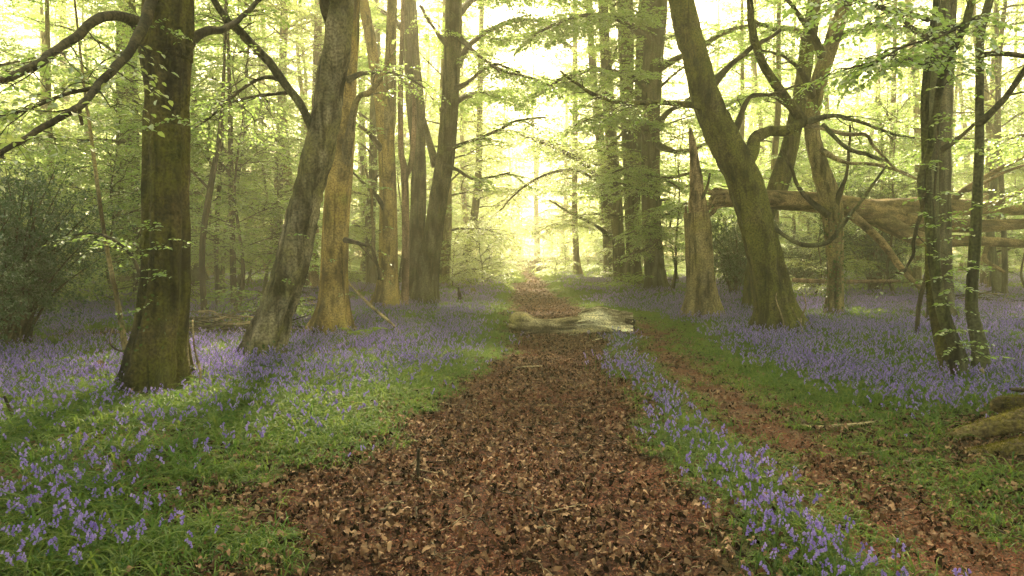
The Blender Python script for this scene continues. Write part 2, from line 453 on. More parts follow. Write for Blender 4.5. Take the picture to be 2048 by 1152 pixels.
def ground_mat():
    m, nt, out = new_mat("woodland_floor"); L = nt.links.new
    tc = N(nt, "ShaderNodeTexCoord")
    pa = N(nt, "ShaderNodeAttribute", attribute_name="v").outputs["Fac"]
    n1 = N(nt, "ShaderNodeTexNoise"); n1.inputs["Scale"].default_value = 26; n1.inputs["Detail"].default_value = 7; n1.inputs["Roughness"].default_value = .7; L(tc.outputs["Object"], n1.inputs[0])
    n2_ = N(nt, "ShaderNodeTexNoise"); n2_.inputs["Scale"].default_value = 1.4; n2_.inputs["Detail"].default_value = 5; L(tc.outputs["Object"], n2_.inputs[0])
    n3 = N(nt, "ShaderNodeTexNoise"); n3.inputs["Scale"].default_value = 110; n3.inputs["Detail"].default_value = 3; L(tc.outputs["Object"], n3.inputs[0])
    soil = ramp(nt, [(.32, (.012, .007, .005)), (.5, (.050, .022, .013)), (.64, (.11, .050, .030)), (.8, (.22, .12, .075))]); L(n1.outputs[0], soil.inputs[0])
    grass = ramp(nt, [(.3, (.020, .030, .008)), (.55, (.05, .085, .018)), (.8, (.10, .125, .03))]); L(n1.outputs[0], grass.inputs[0])
    lit = ramp(nt, [(.38, (.0, .0, .0)), (.62, (1, 1, 1))]); L(n2_.outputs[0], lit.inputs[0])
    g2 = mixc(nt, math_n(nt, 'MULTIPLY', lit.outputs[0], .35), grass.outputs[0], soil.outputs[0])
    c = mixc(nt, pa, g2, soil.outputs[0])
    red = ramp(nt, [(.60, (0, 0, 0)), (.70, (1, 1, 1))]); L(n3.outputs[0], red.inputs[0])
    c = mixc(nt, math_n(nt, 'MULTIPLY', math_n(nt, 'MULTIPLY', red.outputs[0], pa), .55), c, (.26, .085, .05))
    tr_ = N(nt, "ShaderNodeAttribute", attribute_name="trail").outputs["Fac"]
    earth = ramp(nt, [(.32, (.055, .026, .014)), (.5, (.115, .068, .042)), (.66, (.185, .115, .072)), (.8, (.32, .20, .13))]); L(n1.outputs[0], earth.inputs[0])
    c = mixc(nt, math_n(nt, 'MULTIPLY', tr_, .85), c, earth.outputs[0])
    b = N(nt, "ShaderNodeBsdfPrincipled"); b.inputs["Roughness"].default_value = .95; b.inputs["Specular IOR Level"].default_value = .15
    L(c, b.inputs["Base Color"])
    bp = N(nt, "ShaderNodeBump"); bp.inputs["Strength"].default_value = .9; bp.inputs["Distance"].default_value = .025
    L(math_n(nt, 'ADD', n1.outputs[0], math_n(nt, 'MULTIPLY', n3.outputs[0], .4)), bp.inputs["Height"]); L(bp.outputs[0], b.inputs["Normal"])
    L(b.outputs[0], out.inputs[0]); return m
M_ground = ground_mat()

# ------------------------------------------------------------------ ground sheet
def axis(n, a, b, c0):
    u = np.linspace(-1, 1, n); return c0 + a * np.sinh(b * u)
gx = axis(380, 150 / math.sinh(5.2), 5.2, 0.3)
gy = np.concatenate([-np.geomspace(60, 0.5, 30), np.geomspace(0.5, 160, 420) + 0.0])
gy = np.unique(np.concatenate([gy]))
X, Y = np.meshgrid(gx, gy)
pm_ = np.maximum(path_mask(X, Y), np.maximum(trail_mask(X, Y), bare_mask(X, Y)))
mb = MB()
nx, ny = len(gx), len(gy)
ii = (np.arange(ny - 1)[:, None] * nx + np.arange(nx - 1)[None, :])
mb.add(np.stack([X, Y, gz(X, Y)], -1).reshape(-1, 3), np.stack([ii, ii + 1, ii + nx + 1, ii + nx], -1).reshape(-1, 4), None, pm_.ravel())
ground = mb.obj("ground", M_ground, kind="structure")
at_ = ground.data.attributes.new("trail", 'FLOAT', 'POINT'); at_.data.foreach_set("value", trail_mask(X, Y).ravel().astype(np.float32))

# ------------------------------------------------------------------ trunk relief
def beech_disp(seed, flare=0.5, flutes=5, rib=0.0, lump=0.05, h0=0.6, twist=0.3, crack=0.0, ridge=0.03):
    rg = np.random.default_rng(seed)
    ph = rg.uniform(0, 6.28, 8)
    def f(th, s, xyz, r):
        e = np.exp(-s / h0)
        w = np.zeros_like(s)
        w += 1.7 * flare * e * (0.18 + 0.95 * (0.5 + 0.5 * np.cos(flutes * th + ph[0] + s * twist)) ** 2.4 + .3 * np.cos((flutes - 2) * th + ph[1]))
        w += (0.04 + .11 * np.exp(-s / 1.4)) * np.cos(flutes * th + ph[2] + s * twist) + 0.03 * np.cos(3 * th + ph[3] - s * .5)
        rr = np.maximum(r, 0.02)[:, None]
        w += lump * fbm(xyz * 2.6 + seed, 3) + lump * .35 * fbm(xyz * 9.0 + seed * 2, 2)
        w += ridge * (1 - 2 * np.abs(vnoise(xyz * np.array([10., 10., 1.6]) + seed))) + ridge * .7 * vnoise(xyz * np.array([19., 19., 5.]) + seed)
        if rib:
            q = xyz * np.array([2.2, 2.2, 7.5]) + seed
            w += rib * (1 - np.abs(vnoise(q)) * 2) * (0.4 + 0.6 * np.abs(np.cos(2 * th + ph[4])))
        if crack:
            for k in range(3):
                d = np.angle(np.exp(1j * (th - ph[5 + k % 3] * (1 + k) - .25 * np.sin(s * 1.3 + k))))
                w -= crack * np.exp(-(d / .10) ** 2) * np.clip(1.6 - s / 1.8, 0, 1)
        return w
    return f

def branch_disp(seed):
    return lambda th, s, xyz, r: .10 * fbm(xyz * 5 + seed, 2)

def px_path(spec):
    """rows (px, py, depth, width_px) -> points, radii"""
    return [P(a, b, d) for a, b, d, w in spec], [w / 2 * d / F_PX for a, b, d, w in spec]

def side_growth(path, rad, rng, every=.35, ln=(.5, 1.1), start=.25, flatness=.35, lnf=None):
    """positions and directions of side shoots along a limb, alternate, nearly horizontal"""
    p = np.asarray(path); seg = np.linalg.norm(p[1:] - p[:-1], axis=1); cs = np.concatenate([[0], np.cumsum(seg)])
    n = max(1, int(cs[-1] * (1 - start) / every))
    u = cs[-1] * (start + (1 - start) * (np.arange(n) + rng.uniform(0, 1, n) * .6) / n)
    pos = np.stack([np.interp(u, cs, p[:, k]) for k in range(3)], 1)
    tg = unit(np.gradient(p, axis=0)); T = np.stack([np.interp(u, cs, tg[:, k]) for k in range(3)], 1); T = unit(T)
    sd = unit(np.cross(T, [0, 0, 1.0]) + 1e-6) * np.where(np.arange(n) % 2, 1, -1)[:, None]
    d = unit(T * rng.uniform(.4, 1, n)[:, None] + sd * rng.uniform(.55, 1.1, n)[:, None] + rng.normal(0, .2, (n, 3)) * [1, 1, flatness * 2])
    L = rng.uniform(*ln, n) * (1.05 - .6 * (u / cs[-1]))
    return pos, d, L

EV = 1.0
def grow_branch(wood, leaf, path, rad, rng, every=.45, sec=(.8, 1.7), twig_ln=(.25, .55), twig_every=.10, size=.06, gap=.045, six=False, start=.2, droop=.22, density=1.0, secw=.012):
    """secondary branches off a limb, each carrying leafy twigs"""
    pos, d, L = side_growth(path, rad, rng, every * EV, sec, start)
    TS, TD, TL = [], [], []
    for i in range(len(pos)):
        n = 5; t = np.linspace(0, 1, n)[:, None]
        wob = rng.normal(0, .05, (n, 3)) * L[i]; wob[0] = 0
        sp = pos[i] + d[i] * (L[i] * t) + wob; sp[:, 2] -= droop * L[i] * t[:, 0] ** 2
        tube(wood, sp, np.linspace(secw * (.5 + .5 * L[i]), .002, n), 4, 7, cap=False)
        a, b, c = side_growth(sp, None, rng, twig_every, twig_ln, .15)
        TS.append(a); TD.append(b); TL.append(c)
        TS.append(sp[-1:]); TD.append(unit(sp[-1:] - sp[-2:-1])); TL.append(np.array([twig_ln[0]]))
    if TS: spray(wood, leaf, np.concatenate(TS), np.concatenate(TD), np.concatenate(TL), rng, size, gap, six, droop=.18, density=density)

# ------------------------------------------------------------------ background tree prototypes
def straight_limb(rng, p0, az, el, L, droop, n=7):
    t = np.linspace(0, 1, n)
    dh = np.array([math.cos(az), math.sin(az), 0]); sidew = np.array([-dh[1], dh[0], 0])
    w = np.cumsum(rng.normal(0, .05, n)) * L; w[0] = 0
    z = math.sin(el) * L * t - droop * L * t ** 2 + np.cumsum(rng.normal(0, .02, n)) * L
    return p0 + np.outer(t * L * math.cos(el), dh) + np.outer(w, sidew) + np.outer(z - z[0], [0, 0, 1])

def make_tree(seed, H, r, first, nb, Lmax, mat, leafmat, size, lean=.03, crown_density=1.0, sec_every=.24, gap=.048, tw_every=.10, sec=(1.2, 2.8)):
    rng = np.random.default_rng(seed)
    n = 8; t = np.linspace(0, 1, n)
    wob = np.cumsum(rng.normal(0, lean, (n, 2)), 0) * H * .25; wob[0] = 0
    tp = np.stack([wob[:, 0], wob[:, 1], t * H - .15], 1); tr = r * (1 - .85 * t ** .9)
    tk = MB(); pth, rad, _ = tube(tk, tp, tr, 12, 36, beech_disp(seed, .6, 5, 0, .07))
    br, lf = MB(), MB()
    for k in range(nb):
        f = (k + rng.uniform(0, .8)) / nb
        h = first + (H * .97 - first) * f ** 1.15
        i = min(len(pth) - 1, int(h / H * (len(pth) - 1)))
        az = k * 2.4 + rng.uniform(-.5, .5)
        L = Lmax * (1 - .62 * f) * rng.uniform(.6, 1.1)
        el = rng.uniform(.15, .6) + f * .45
        sp = straight_limb(rng, pth[i], az, el, L, .28 * (1 - f) + .05)
        tube(br, sp, np.linspace(max(.012, rad[i] * .32), .006, len(sp)), 5, 12, cap=False)
        grow_branch(br, lf, sp, None, rng, sec_every, sec, (.3, .85), tw_every, size, gap, start=.15, density=crown_density, secw=.010)
    return tk.mesh("trunk", mat), br.mesh("branchwork", M_twig), lf.mesh("foliage", leafmat, smooth=False)

PROTO = [make_tree(11, 21, .30, 3.2, 24, 5.2, M_grey, M_leaf, .105),
         make_tree(12, 19, .24, 2.6, 24, 4.6, M_pale, M_leaf2, .10),
         make_tree(13, 23, .36, 4.0, 24, 6.0, M_grey, M_leaf, .11),
         make_tree(14, 17, .17, 2.0, 22, 4.0, M_twin, M_leaf2, .095),
         make_tree(15, 20, .20, 5.0, 18, 3.8, M_pale, M_leaf, .10)]
SAP = [make_tree(21, 6.5, .045, .7, 16, 2.7, M_twig, M_leaf, .075, .06, 1.0, .15, .042, .08, (.7, 1.6)),
       make_tree(22, 5.0, .035, .5, 14, 2.2, M_twig, M_leaf2, .070, .07, 1.0, .14, .040, .08, (.6, 1.4)),
       make_tree(23, 8.5, .06, 1.4, 18, 3.2, M_twin, M_leaf, .08, .06, 1.0, .16, .044, .085, (.8, 1.9)),
       make_tree(24, 2.2, .018, .2, 12, 1.3, M_twig, M_leaf2, .06, .09, 1.0, .10, .034, .07, (.35, .8))]

FARP = [make_tree(31, 22, .28, 2.6, 26, 5.5, M_grey, M_leaf, .19, .03, 1.0, .30, .085, .16, (1.4, 3.0)),
        make_tree(32, 20, .24, 2.0, 26, 5.0, M_pale, M_leaf2, .19, .03, 1.0, .30, .085, .16, (1.4, 3.0)),
        make_tree(33, 18, .18, 3.0, 22, 4.2, M_grey, M_leaf2, .17, .03, 1.0, .28, .08, .15, (1.2, 2.6))]

def put_tree(meshes, name, x, y, s, rz, label, cat, group=None, tilt=0.0, sz=1.0):
    root = empty(name, (x, y, gz1(x, y)), label, cat, group, rz)
    root.scale = (s, s, s * sz); root.rotation_euler[0] = tilt
    for nm, me in zip(("trunk", "branchwork", "foliage"), meshes):
        o = bpy.data.objects.new(nm, me); COL.objects.link(o); o.parent = root
        if nm != "trunk": o["kind"] = "stuff"
    return root

# ------------------------------------------------------------------ hero trees
def hero(name, label, trunk_spec, mat, seg=44, rings=150, disp=None, limbs=(), cat="tree", crown=None, low=None, base_ext=True, extra_stems=(), root_r=None):
    """trunk_spec rows (px, py, depth, width); limbs: dicts(path, mat, grow)"""
    p, r = px_path(trunk_spec); r = [q_ * .88 for q_ in r]
    b = p[0].copy(); b[2] = gz1(b[0], b[1])
    root = empty(name, b, label, cat)
    if base_ext:
        p = [np.array([b[0], b[1], b[2] - .12])] + p[1:] if abs(p[0][2] - b[2]) < .4 else [np.array([b[0], b[1], b[2] - .12])] + p
        if len(p) > len(r): r = [r[0]] + r
    # carry on above the frame
    d = unit(p[-1] - p[-2]); top = p[-1] + d * 5 + np.array([0, 0, 1.5])
    p2, r2 = p + [top], r + [r[-1] * .55]
    m = MB(); tube(m, p2, r2, seg, rings, disp)
    m.obj("trunk", mat, root)
    for st in extra_stems:
        q, qr = px_path(st["path"])
        if st.get("up", True):
            d = unit(q[-1] - q[-2]); q = q + [q[-1] + d * 4 + np.array([0, 0, 1])]; qr = qr + [qr[-1] * .5]
        m = MB(); tube(m, q, qr, st.get("seg", 24), st.get("rings", 70), beech_disp(st.get("seed", 3), .12, 4, 0, .06, .3)); m.obj(st.get("name", "stem"), st.get("mat", mat), root)
    for k, lb in enumerate(limbs): limb(root, lb, k)
    if crown is not None:
        ci, cx, cz, cs = crown
        for nm, me in zip(("branchwork", "foliage"), PROTO[ci][1:]):
            o = bpy.data.objects.new(nm, me); COL.objects.link(o); o.parent = root
            o.location = (top[0] - b[0] + cx, top[1] - b[1], top[2] - b[2] - cz); o.scale = (cs, cs, cs); o.rotation_euler = (0, 0, seg * .37)
            o["kind"] = "stuff"
    if low is not None:
        ci, cs = low
        for nm, me in zip(("branchwork", "foliage"), PROTO[ci][1:]):
            o = bpy.data.objects.new(nm, me); COL.objects.link(o); o.parent = root
            mid = p[min(len(p) - 1, 3)] - b
            o.location = (mid[0] * .7, mid[1] * .7, 0); o.scale = (cs, cs, cs); o.rotation_euler = (0, 0, rings * .71 + ci)
            o["kind"] = "stuff"
    return root

def limb(root, lb, k=0):
    q, qr = px_path(lb["path"])
    nn = max(14, len(q) * 6); pr = catmull(np.concatenate([np.array(q), np.array(qr)[:, None]], 1), nn)
    ww = np.stack([fbm(np.stack([pr[:, 0] * 3.1 + 9 * a_, pr[:, 1] * 3.1, pr[:, 2] * 3.1 + k], -1), 3) for a_ in range(3)], 1)
    am = np.minimum(.07, .02 + pr[:, 3] * .9) * np.linspace(.1, 1, nn) * (0 if lb.get("name", "limb") in ("trunk",) else 1)
    pr[:, :3] += ww * am[:, None]; q, qr = pr[:, :3], pr[:, 3] * (1 + .12 * fbm(pr[:, :3] * 7 + k, 2))
    m = MB(); pth, rad, _ = tube(m, q, qr, lb.get("seg", 12), nn, branch_disp(k * 3.1))
    m.obj(lb.get("name", "limb"), lb.get("mat", M_twig), root)
    g = lb.get("grow")
    if not g and len(lb["path"]) >= 4 and lb.get("name", "limb") in ("limb", "drooping_limb", "elbow_limb"): g = dict(every=.9, sec=(.3, .8), twig_ln=(.1, .3), start=.35, twig_every=.12, density=.35, secw=.008)
    if g:
        rng = np.random.default_rng(100 + k * 7 + int(abs(q[0][0]) * 100))
        w, l = MB(), MB()
        kw = dict(every=.5, sec=(.6, 1.4), twig_ln=(.2, .5), size=.06, gap=.04); kw.update(dict(size=.095, sec=(.7, 1.8), gap=.042, twig_every=.09) if lb['path'][0][2] > 16 else {}); kw.update(g); kw['every'] *= .38
        lm = kw.pop("leafmat", M_leaf)
        grow_branch(w, l, pth, None, rng, **kw)
        w.obj("twig_spray", M_twig, root, kind="stuff")
        l.obj("foliage", lm, root, smooth=False, kind="stuff")

def epicormic(root, spots, seed, size=.055, n=5, ln=(.15, .4), leafmat=None):
    """small leafy shoots on a trunk face at pixel spots (px, py, depth)"""
    rng = np.random.default_rng(seed); w, l = MB(), MB(); st, dr, ll = [], [], []
    for (px, py, d) in spots:
        b = P(px, py, d)
        for _ in range(n):
            st.append(b + rng.normal(0, .02, 3)); dr.append([rng.uniform(-1, 1), rng.uniform(-.9, .1), rng.uniform(-.1, .25)]); ll.append(rng.uniform(*ln))
    spray(w, l, np.array(st), np.array(dr), np.array(ll), rng, size, .04, True, .0025, .2)
    w.obj("twig_spray", M_twig, root, kind="stuff"); l.obj("foliage", leafmat or M_leaf, root, smooth=False, kind="stuff")

big = hero("beech_tree", "thick dark mossy beech trunk with fluted base, at the left of the bluebells",
    [(312, 785, 7.8, 108), (318, 700, 7.8, 103), (329, 600, 7.8, 99), (333, 480, 7.8, 95), (334, 330, 7.8, 92), (335, 190, 7.8, 90), (334, 95, 7.8, 100), (338, 0, 7.8, 98)],
    M_dark, 72, 220, beech_disp(5, .62, 7, 0.0, .06, .45, .15, crack=.24, ridge=.06),
    limbs=[dict(path=[(315, 85, 7.8, 62), (268, 42, 7.6, 24), (205, 34, 7.2, 19), (140, 85, 6.7, 17), (70, 128, 6.1, 15), (0, 158, 5.7, 14), (-120, 190, 5.2, 10)], grow=dict(every=.5, six=True, size=.065, start=.3, density=.8)),
           dict(path=[(318, -60, 7.75, 26), (302, 10, 7.45, 22), (280, 65, 7.1, 20), (246, 118, 6.6, 17), (196, 175, 6.0, 15), (158, 214, 5.6, 14), (95, 250, 5.2, 12), (0, 312, 4.8, 9), (-70, 350, 4.5, 6)], grow=dict(every=.55, sec=(.35, .9), six=True, size=.07, start=.3, leafmat=M_leaf2, density=.7)),
           dict(path=[(196, 175, 6.0, 9), (130, 190, 5.9, 7), (60, 220, 5.8, 6), (-20, 240, 5.7, 4)], grow=dict(every=.35, sec=(.3, .7), six=True, size=.07, start=.1, leafmat=M_leaf2, density=.7)),
           dict(path=[(158, 214, 5.6, 8), (162, 235, 5.6, 7), (166, 250, 5.6, 6)], name="broken_stub"),
           dict(path=[(350, 105, 7.8, 50), (388, 76, 7.9, 21), (415, 62, 8.1, 17), (450, 58, 8.5, 13), (500, 20, 9.2, 9), (560, -40, 10, 6)], grow=dict(every=.45, six=True, start=.4)),
           dict(path=[(285, 560, 7.9, 8), (255, 500, 8.1, 6), (200, 470, 8.3, 5), (150, 470, 8.6, 3)], grow=dict(every=.4, sec=(.3, .6), start=.3)),
           ], crown=(2, 0, 5.5, .9))
epicormic(big, [(300, 50, 7.45), (350, 70, 7.45), (372, 85, 7.5), (365, 245, 7.5), (296, 262, 7.5), (345, 240, 7.45), (300, 458, 7.5), (318, 455, 7.45), (365, 485, 7.5), (330, 495, 7.45), (300, 510, 7.45), (345, 545, 7.45), (310, 555, 7.45), (285, 620, 7.4)], 41, .05, 4, (.1, .32))

lean = hero("beech_tree", "leaning grey beech with ribbed, wrinkled bark, beside the golden trunk",
    [(516, 727, 10.0, 74), (545, 640, 10.0, 70), (578, 545, 10.0, 68), (607, 420, 10.0, 66), (640, 290, 9.9, 62), (664, 150, 9.8, 59), (682, 0, 9.6, 55)],
    M_lean, 64, 260, beech_disp(8, .32, 6, .085, .05, .35, .2, crack=.10),
    limbs=[dict(path=[(640, 275, 9.9, 40), (618, 243, 9.8, 19), (600, 205, 9.8, 16), (566, 160, 9.8, 17), (536, 120, 9.7, 17), (500, 86, 9.6, 18), (470, 55, 9.4, 17), (440, 20, 9.2, 14), (410, -30, 9, 10)], mat=M_twin, grow=dict(every=.6, start=.45)),
           dict(path=[(566, 160, 9.8, 10), (530, 156, 9.9, 8), (480, 180, 10, 6), (425, 230, 10.2, 5), (390, 255, 10.4, 3)], grow=dict(every=.4, start=.2)),
           dict(path=[(585, 185, 9.8, 8), (540, 190, 9.9, 6), (480, 198, 10.0, 5), (430, 208, 10.3, 3)], grow=dict(every=.4, start=.2)),
           dict(path=[(668, 60, 9.8, 30), (655, 30, 9.6, 22), (648, 0, 9.5, 20), (640, -50, 9.4, 14)])],
    crown=(0, 0, 5.5, .9))
epicormic(lean, [(560, 560, 9.6), (600, 470, 9.65)], 43, .055, 3, (.1, .25))
# mossy dead root spur at its foot
limb(lean, dict(path=[(490, 735, 9.6, 8), (505, 728, 9.55, 9), (522, 716, 9.6, 9), (532, 708, 9.7, 7)], name="dead_branch", mat=M_dead))

gold = hero("beech_tree", "tall golden brown beech trunk with spotted bark, behind the leaning grey one",
    [(660, 670, 13.4, 66), (667, 600, 13.4, 59), (672, 450, 13.4, 57), (682, 300, 13.4, 57), (689, 150, 13.4, 52), (697, 0, 13.4, 48)],
    M_gold, 60, 180, beech_disp(13, .95, 5, 0, .035, .38, .1, crack=.10),
    limbs=[dict(path=[(690, 330, 13.3, 24), (712, 205, 13.0, 12), (740, 185, 12.8, 11), (765, 150, 12.7, 9), (790, 100, 12.6, 6)], mat=M_pale, grow=dict(every=.7, start=.5)),
           dict(path=[(695, 160, 13.2, 14), (735, 145, 13, 8), (800, 150, 12.7, 5), (850, 175, 12.4, 3)], grow=dict(every=.5, start=.3)),
           dict(path=[(690, 480, 13.2, 12), (720, 487, 13, 7), (745, 500, 12.9, 6), (758, 560, 12.9, 5)])],
    crown=(0, 0, 6, 1.2))  # crown above the frame, widened to shade the foreground
epicormic(gold, [(655, 520, 13.1), (690, 590, 13.1)], 44, .055, 3, (.1, .25))

fork = hero("beech_tree", "forked pale golden beech, its trunk splitting into two high up",
    [(775, 628, 18.6, 48), (777, 560, 18.6, 42), (778, 450, 18.6, 39), (775, 330, 18.6, 37), (768, 235, 18.6, 35), (752, 150, 18.5, 26), (738, 60, 18.4, 23), (726, 0, 18.4, 22)],
    M_gold, 44, 150, beech_disp(17, .8, 5, 0, .04, .4),
    extra_stems=[dict(path=[(772, 280, 18.6, 26), (779, 200, 18.5, 24), (781, 110, 18.4, 21), (784, 0, 18.3, 19)], mat=M_pale, seed=4)],
    limbs=[dict(path=[(772, 420, 18.5, 14), (745, 380, 18.3, 6), (720, 360, 18, 5), (695, 330, 17.6, 3)], grow=dict(every=.5, start=.3)),
           dict(path=[(765, 300, 18.5, 14), (735, 265, 18.2, 8), (705, 245, 17.8, 5)], grow=dict(every=.5, start=.3)),
           dict(path=[(765, 560, 18.3, 8), (748, 510, 18.1, 7), (745, 440, 18, 6), (740, 370, 18, 5), (728, 330, 18, 3)], mat=M_pale),
           dict(path=[(755, 530, 18.1, 5), (720, 490, 17.8, 4), (700, 485, 17.6, 3)], mat=M_twig)],
    crown=(0, 0, 6, 1.35))  # unseen crown, oversized to keep direct sun off the near ground

pink = hero("beech_tree", "slim pinkish stem with a snapped side fork, between two beeches",
    [(808, 612, 19.6, 19), (811, 540, 19.6, 17), (811, 440, 19.6, 17), (809, 345, 19.6, 17), (802, 300, 19.6, 13), (801, 200, 19.5, 12), (803, 100, 19.4, 10), (806, 0, 19.4, 9)],
    M_pink, 28, 130, beech_disp(19, .35, 4, 0, .06, .3),
    extra_stems=[dict(path=[(810, 352, 19.6, 13), (822, 325, 19.6, 11), (828, 260, 19.5, 10), (829, 215, 19.5, 9), (827, 176, 19.5, 5)], seed=6, up=False, name="snapped_fork", rings=40)])

multi = hero("beech_tree", "dark grey beech with several stems from one base, just left of the path",
    [(845, 610, 20.6, 62), (850, 575, 20.6, 56), (862, 500, 20.5, 42), (876, 400, 20.4, 40), (892, 300, 20.3, 40), (901, 180, 20.2, 38), (906, 80, 20.1, 37), (908, 0, 20.0, 36)],
    M_grey, 48, 150, beech_disp(23, .45, 5, 0, .04, .4),
    extra_stems=[dict(path=[(838, 600, 20.8, 34), (834, 500, 20.9, 30), (837, 400, 20.9, 29), (837, 320, 20.9, 28), (825, 200, 20.9, 26), (818, 100, 20.9, 22), (812, 0, 20.9, 20)], seed=7),
                 dict(path=[(836, 330, 20.9, 20), (843, 250, 20.8, 17), (832, 120, 20.7, 15), (826, 0, 20.6, 13)], seed=9),
                 dict(path=[(872, 330, 20.4, 18), (860, 290, 20.6, 14), (847, 240, 20.8, 11), (838, 215, 20.9, 8)], seed=8, up=False, name="cross_limb", rings=30)],
    limbs=[dict(path=[(904, 150, 20.2, 20), (940, 90, 21, 11), (990, 55, 22, 9), (1050, 40, 23, 7), (1110, 50, 24, 4)], grow=dict(every=.5, start=.12, sec=(1.0, 2.4), twig_ln=(.3, .75), twig_every=.08, size=.105, gap=.034, droop=.25)),
           dict(path=[(906, 40, 20.1, 20), (945, 0, 21.5, 11), (1000, -25, 23, 9), (1070, -20, 24.5, 7), (1140, 10, 26, 4)], grow=dict(every=.5, start=.12, sec=(1.0, 2.4), twig_ln=(.3, .75), twig_every=.08, size=.105, gap=.034, droop=.25)),
           dict(path=[(900, 210, 20.2, 16), (940, 190, 21.5, 9), (985, 185, 23, 7), (1030, 200, 24.5, 4)], grow=dict(every=.5, start=.12, sec=(1.0, 2.4), twig_ln=(.3, .75), twig_every=.08, size=.105, gap=.034, droop=.25)),
           dict(path=[(907, -20, 20.0, 20), (930, -70, 18, 12), (970, -110, 16.5, 9), (1020, -130, 15, 6)], grow=dict(every=.5, start=.12, sec=(1.0, 2.4), twig_ln=(.3, .75), twig_every=.08, size=.105, gap=.034, droop=.25)),
           dict(path=[(838, 200, 20.9, 14), (800, 150, 22, 9), (750, 120, 23.5, 7), (690, 110, 25, 4)], grow=dict(every=.5, start=.12, sec=(1.0, 2.4), twig_ln=(.3, .75), twig_every=.08, size=.105, gap=.034, droop=.25)),
           dict(path=[(820, 90, 20.9, 14), (790, 40, 22, 9), (730, 10, 23.5, 7), (660, 10, 25, 4)], grow=dict(every=.5, start=.12, sec=(1.0, 2.4), twig_ln=(.3, .75), twig_every=.08, size=.105, gap=.034, droop=.25)),
           dict(path=[(905, 180, 20.2, 18), (935, 165, 19.8, 8), (985, 130, 19.2, 6), (1040, 145, 18.6, 4)], grow=dict(every=.45, start=.3)),
           dict(path=[(890, 300, 20.2, 16), (920, 290, 19.8, 8), (975, 270, 19.2, 6), (1040, 240, 18.6, 5), (1090, 235, 18.0, 3)], grow=dict(every=.4, start=.2, sec=(.6, 1.4))),
           dict(path=[(885, 330, 20.2, 12), (915, 340, 19.8, 7), (945, 358, 19.3, 5), (980, 355, 18.8, 4), (1020, 345, 18.3, 3)], grow=dict(every=.45, start=.3)),
           dict(path=[(905, 60, 20.2, 18), (945, 100, 19.6, 7), (1000, 140, 18.8, 6), (1060, 155, 18, 5), (1110, 175, 17.3, 3)], grow=dict(every=.4, start=.2, sec=(.6, 1.4))),
           dict(path=[(895, 90, 20.0, 15), (870, 60, 19.6, 7), (840, 10, 19.2, 6)], grow=dict(every=.5))],
    crown=(2, 0, 7, 1.4))  # out-of-view crown enlarged and lowered to block sun from the foreground

# the row of beeches right of the path
R1 = hero("beech_tree", "nearest beech of the dark row right of the path, grey green trunk",
    [(1318, 596, 26.0, 48), (1312, 560, 26.0, 44), (1304, 470, 26.0, 41), (1301, 330, 26.0, 40), (1303, 200, 25.9, 42), (1308, 100, 25.8, 44), (1316, 0, 25.6, 44)],
    M_grey, 44, 140, beech_disp(29, .45, 5, 0, .05, .5),
    limbs=[dict(path=[(1300, 90, 25.8, 22), (1260, 50, 24.5, 12), (1200, 30, 23, 9), (1130, 40, 21.5, 7), (1070, 70, 20, 4)], grow=dict(every=.5, start=.12, sec=(1.0, 2.4), twig_ln=(.3, .75), twig_every=.08, size=.105, gap=.034, droop=.25)),
           dict(path=[(1300, 180, 25.8, 20), (1255, 150, 24.5, 10), (1200, 140, 23, 8), (1140, 150, 22, 6), (1090, 180, 21, 4)], grow=dict(every=.5, start=.12, sec=(1.0, 2.4), twig_ln=(.3, .75), twig_every=.08, size=.105, gap=.034, droop=.25)),
           dict(path=[(1312, 10, 25.7, 22), (1270, -40, 24, 12), (1200, -70, 22, 10), (1120, -80, 20, 7), (1040, -60, 18.5, 4)], grow=dict(every=.5, start=.12, sec=(1.0, 2.4), twig_ln=(.3, .75), twig_every=.08, size=.105, gap=.034, droop=.25)),
           dict(path=[(1300, 260, 25.8, 16), (1255, 235, 24.8, 9), (1205, 230, 24, 7), (1150, 250, 23, 4)], grow=dict(every=.5, start=.12, sec=(1.0, 2.4), twig_ln=(.3, .75), twig_every=.08, size=.105, gap=.034, droop=.25)),
           dict(path=[(1310, 140, 25.8, 24), (1340, 125, 25, 13), (1400, 95, 24, 11), (1460, 60, 23, 9), (1520, 50, 22, 6)], grow=dict(every=.6, start=.3)),
           dict(path=[(1310, 260, 25.8, 20), (1335, 225, 25.2, 10), (1370, 205, 24.5, 8), (1420, 160, 24, 6), (1500, 110, 23.5, 4)], grow=dict(every=.6, start=.3)),
           dict(path=[(1315, 290, 25.8, 16), (1345, 302, 25, 10), (1380, 300, 24.5, 8), (1420, 285, 24, 5)], grow=dict(every=.6, start=.3)),
           dict(path=[(1290, 500, 25.6, 8), (1270, 505, 24.6, 5), (1240, 520, 23.8, 3)], grow=dict(every=.22, start=.1, sec=(.4, .8), size=.075, leafmat=M_leaf)),
           dict(path=[(1290, 340, 25.6, 8), (1262, 335, 24.4, 5), (1225, 345, 23.4, 3)], grow=dict(every=.18, start=.05, sec=(.5, 1.0), size=.08, leafmat=M_leaf)),
           dict(path=[(1300, 450, 25.6, 8), (1285, 455, 24.4, 5), (1250, 470, 23.4, 3)], grow=dict(every=.18, start=.05, sec=(.5, 1.0), size=.08, leafmat=M_leaf)),
           dict(path=[(1310, 350, 25.6, 8), (1335, 360, 24.4, 5), (1360, 380, 23.6, 3)], grow=dict(every=.2, start=.05, sec=(.4, .8), size=.08, leafmat=M_leaf))],
    low=(0, .9), crown=(2, 0, 7, 1.0))
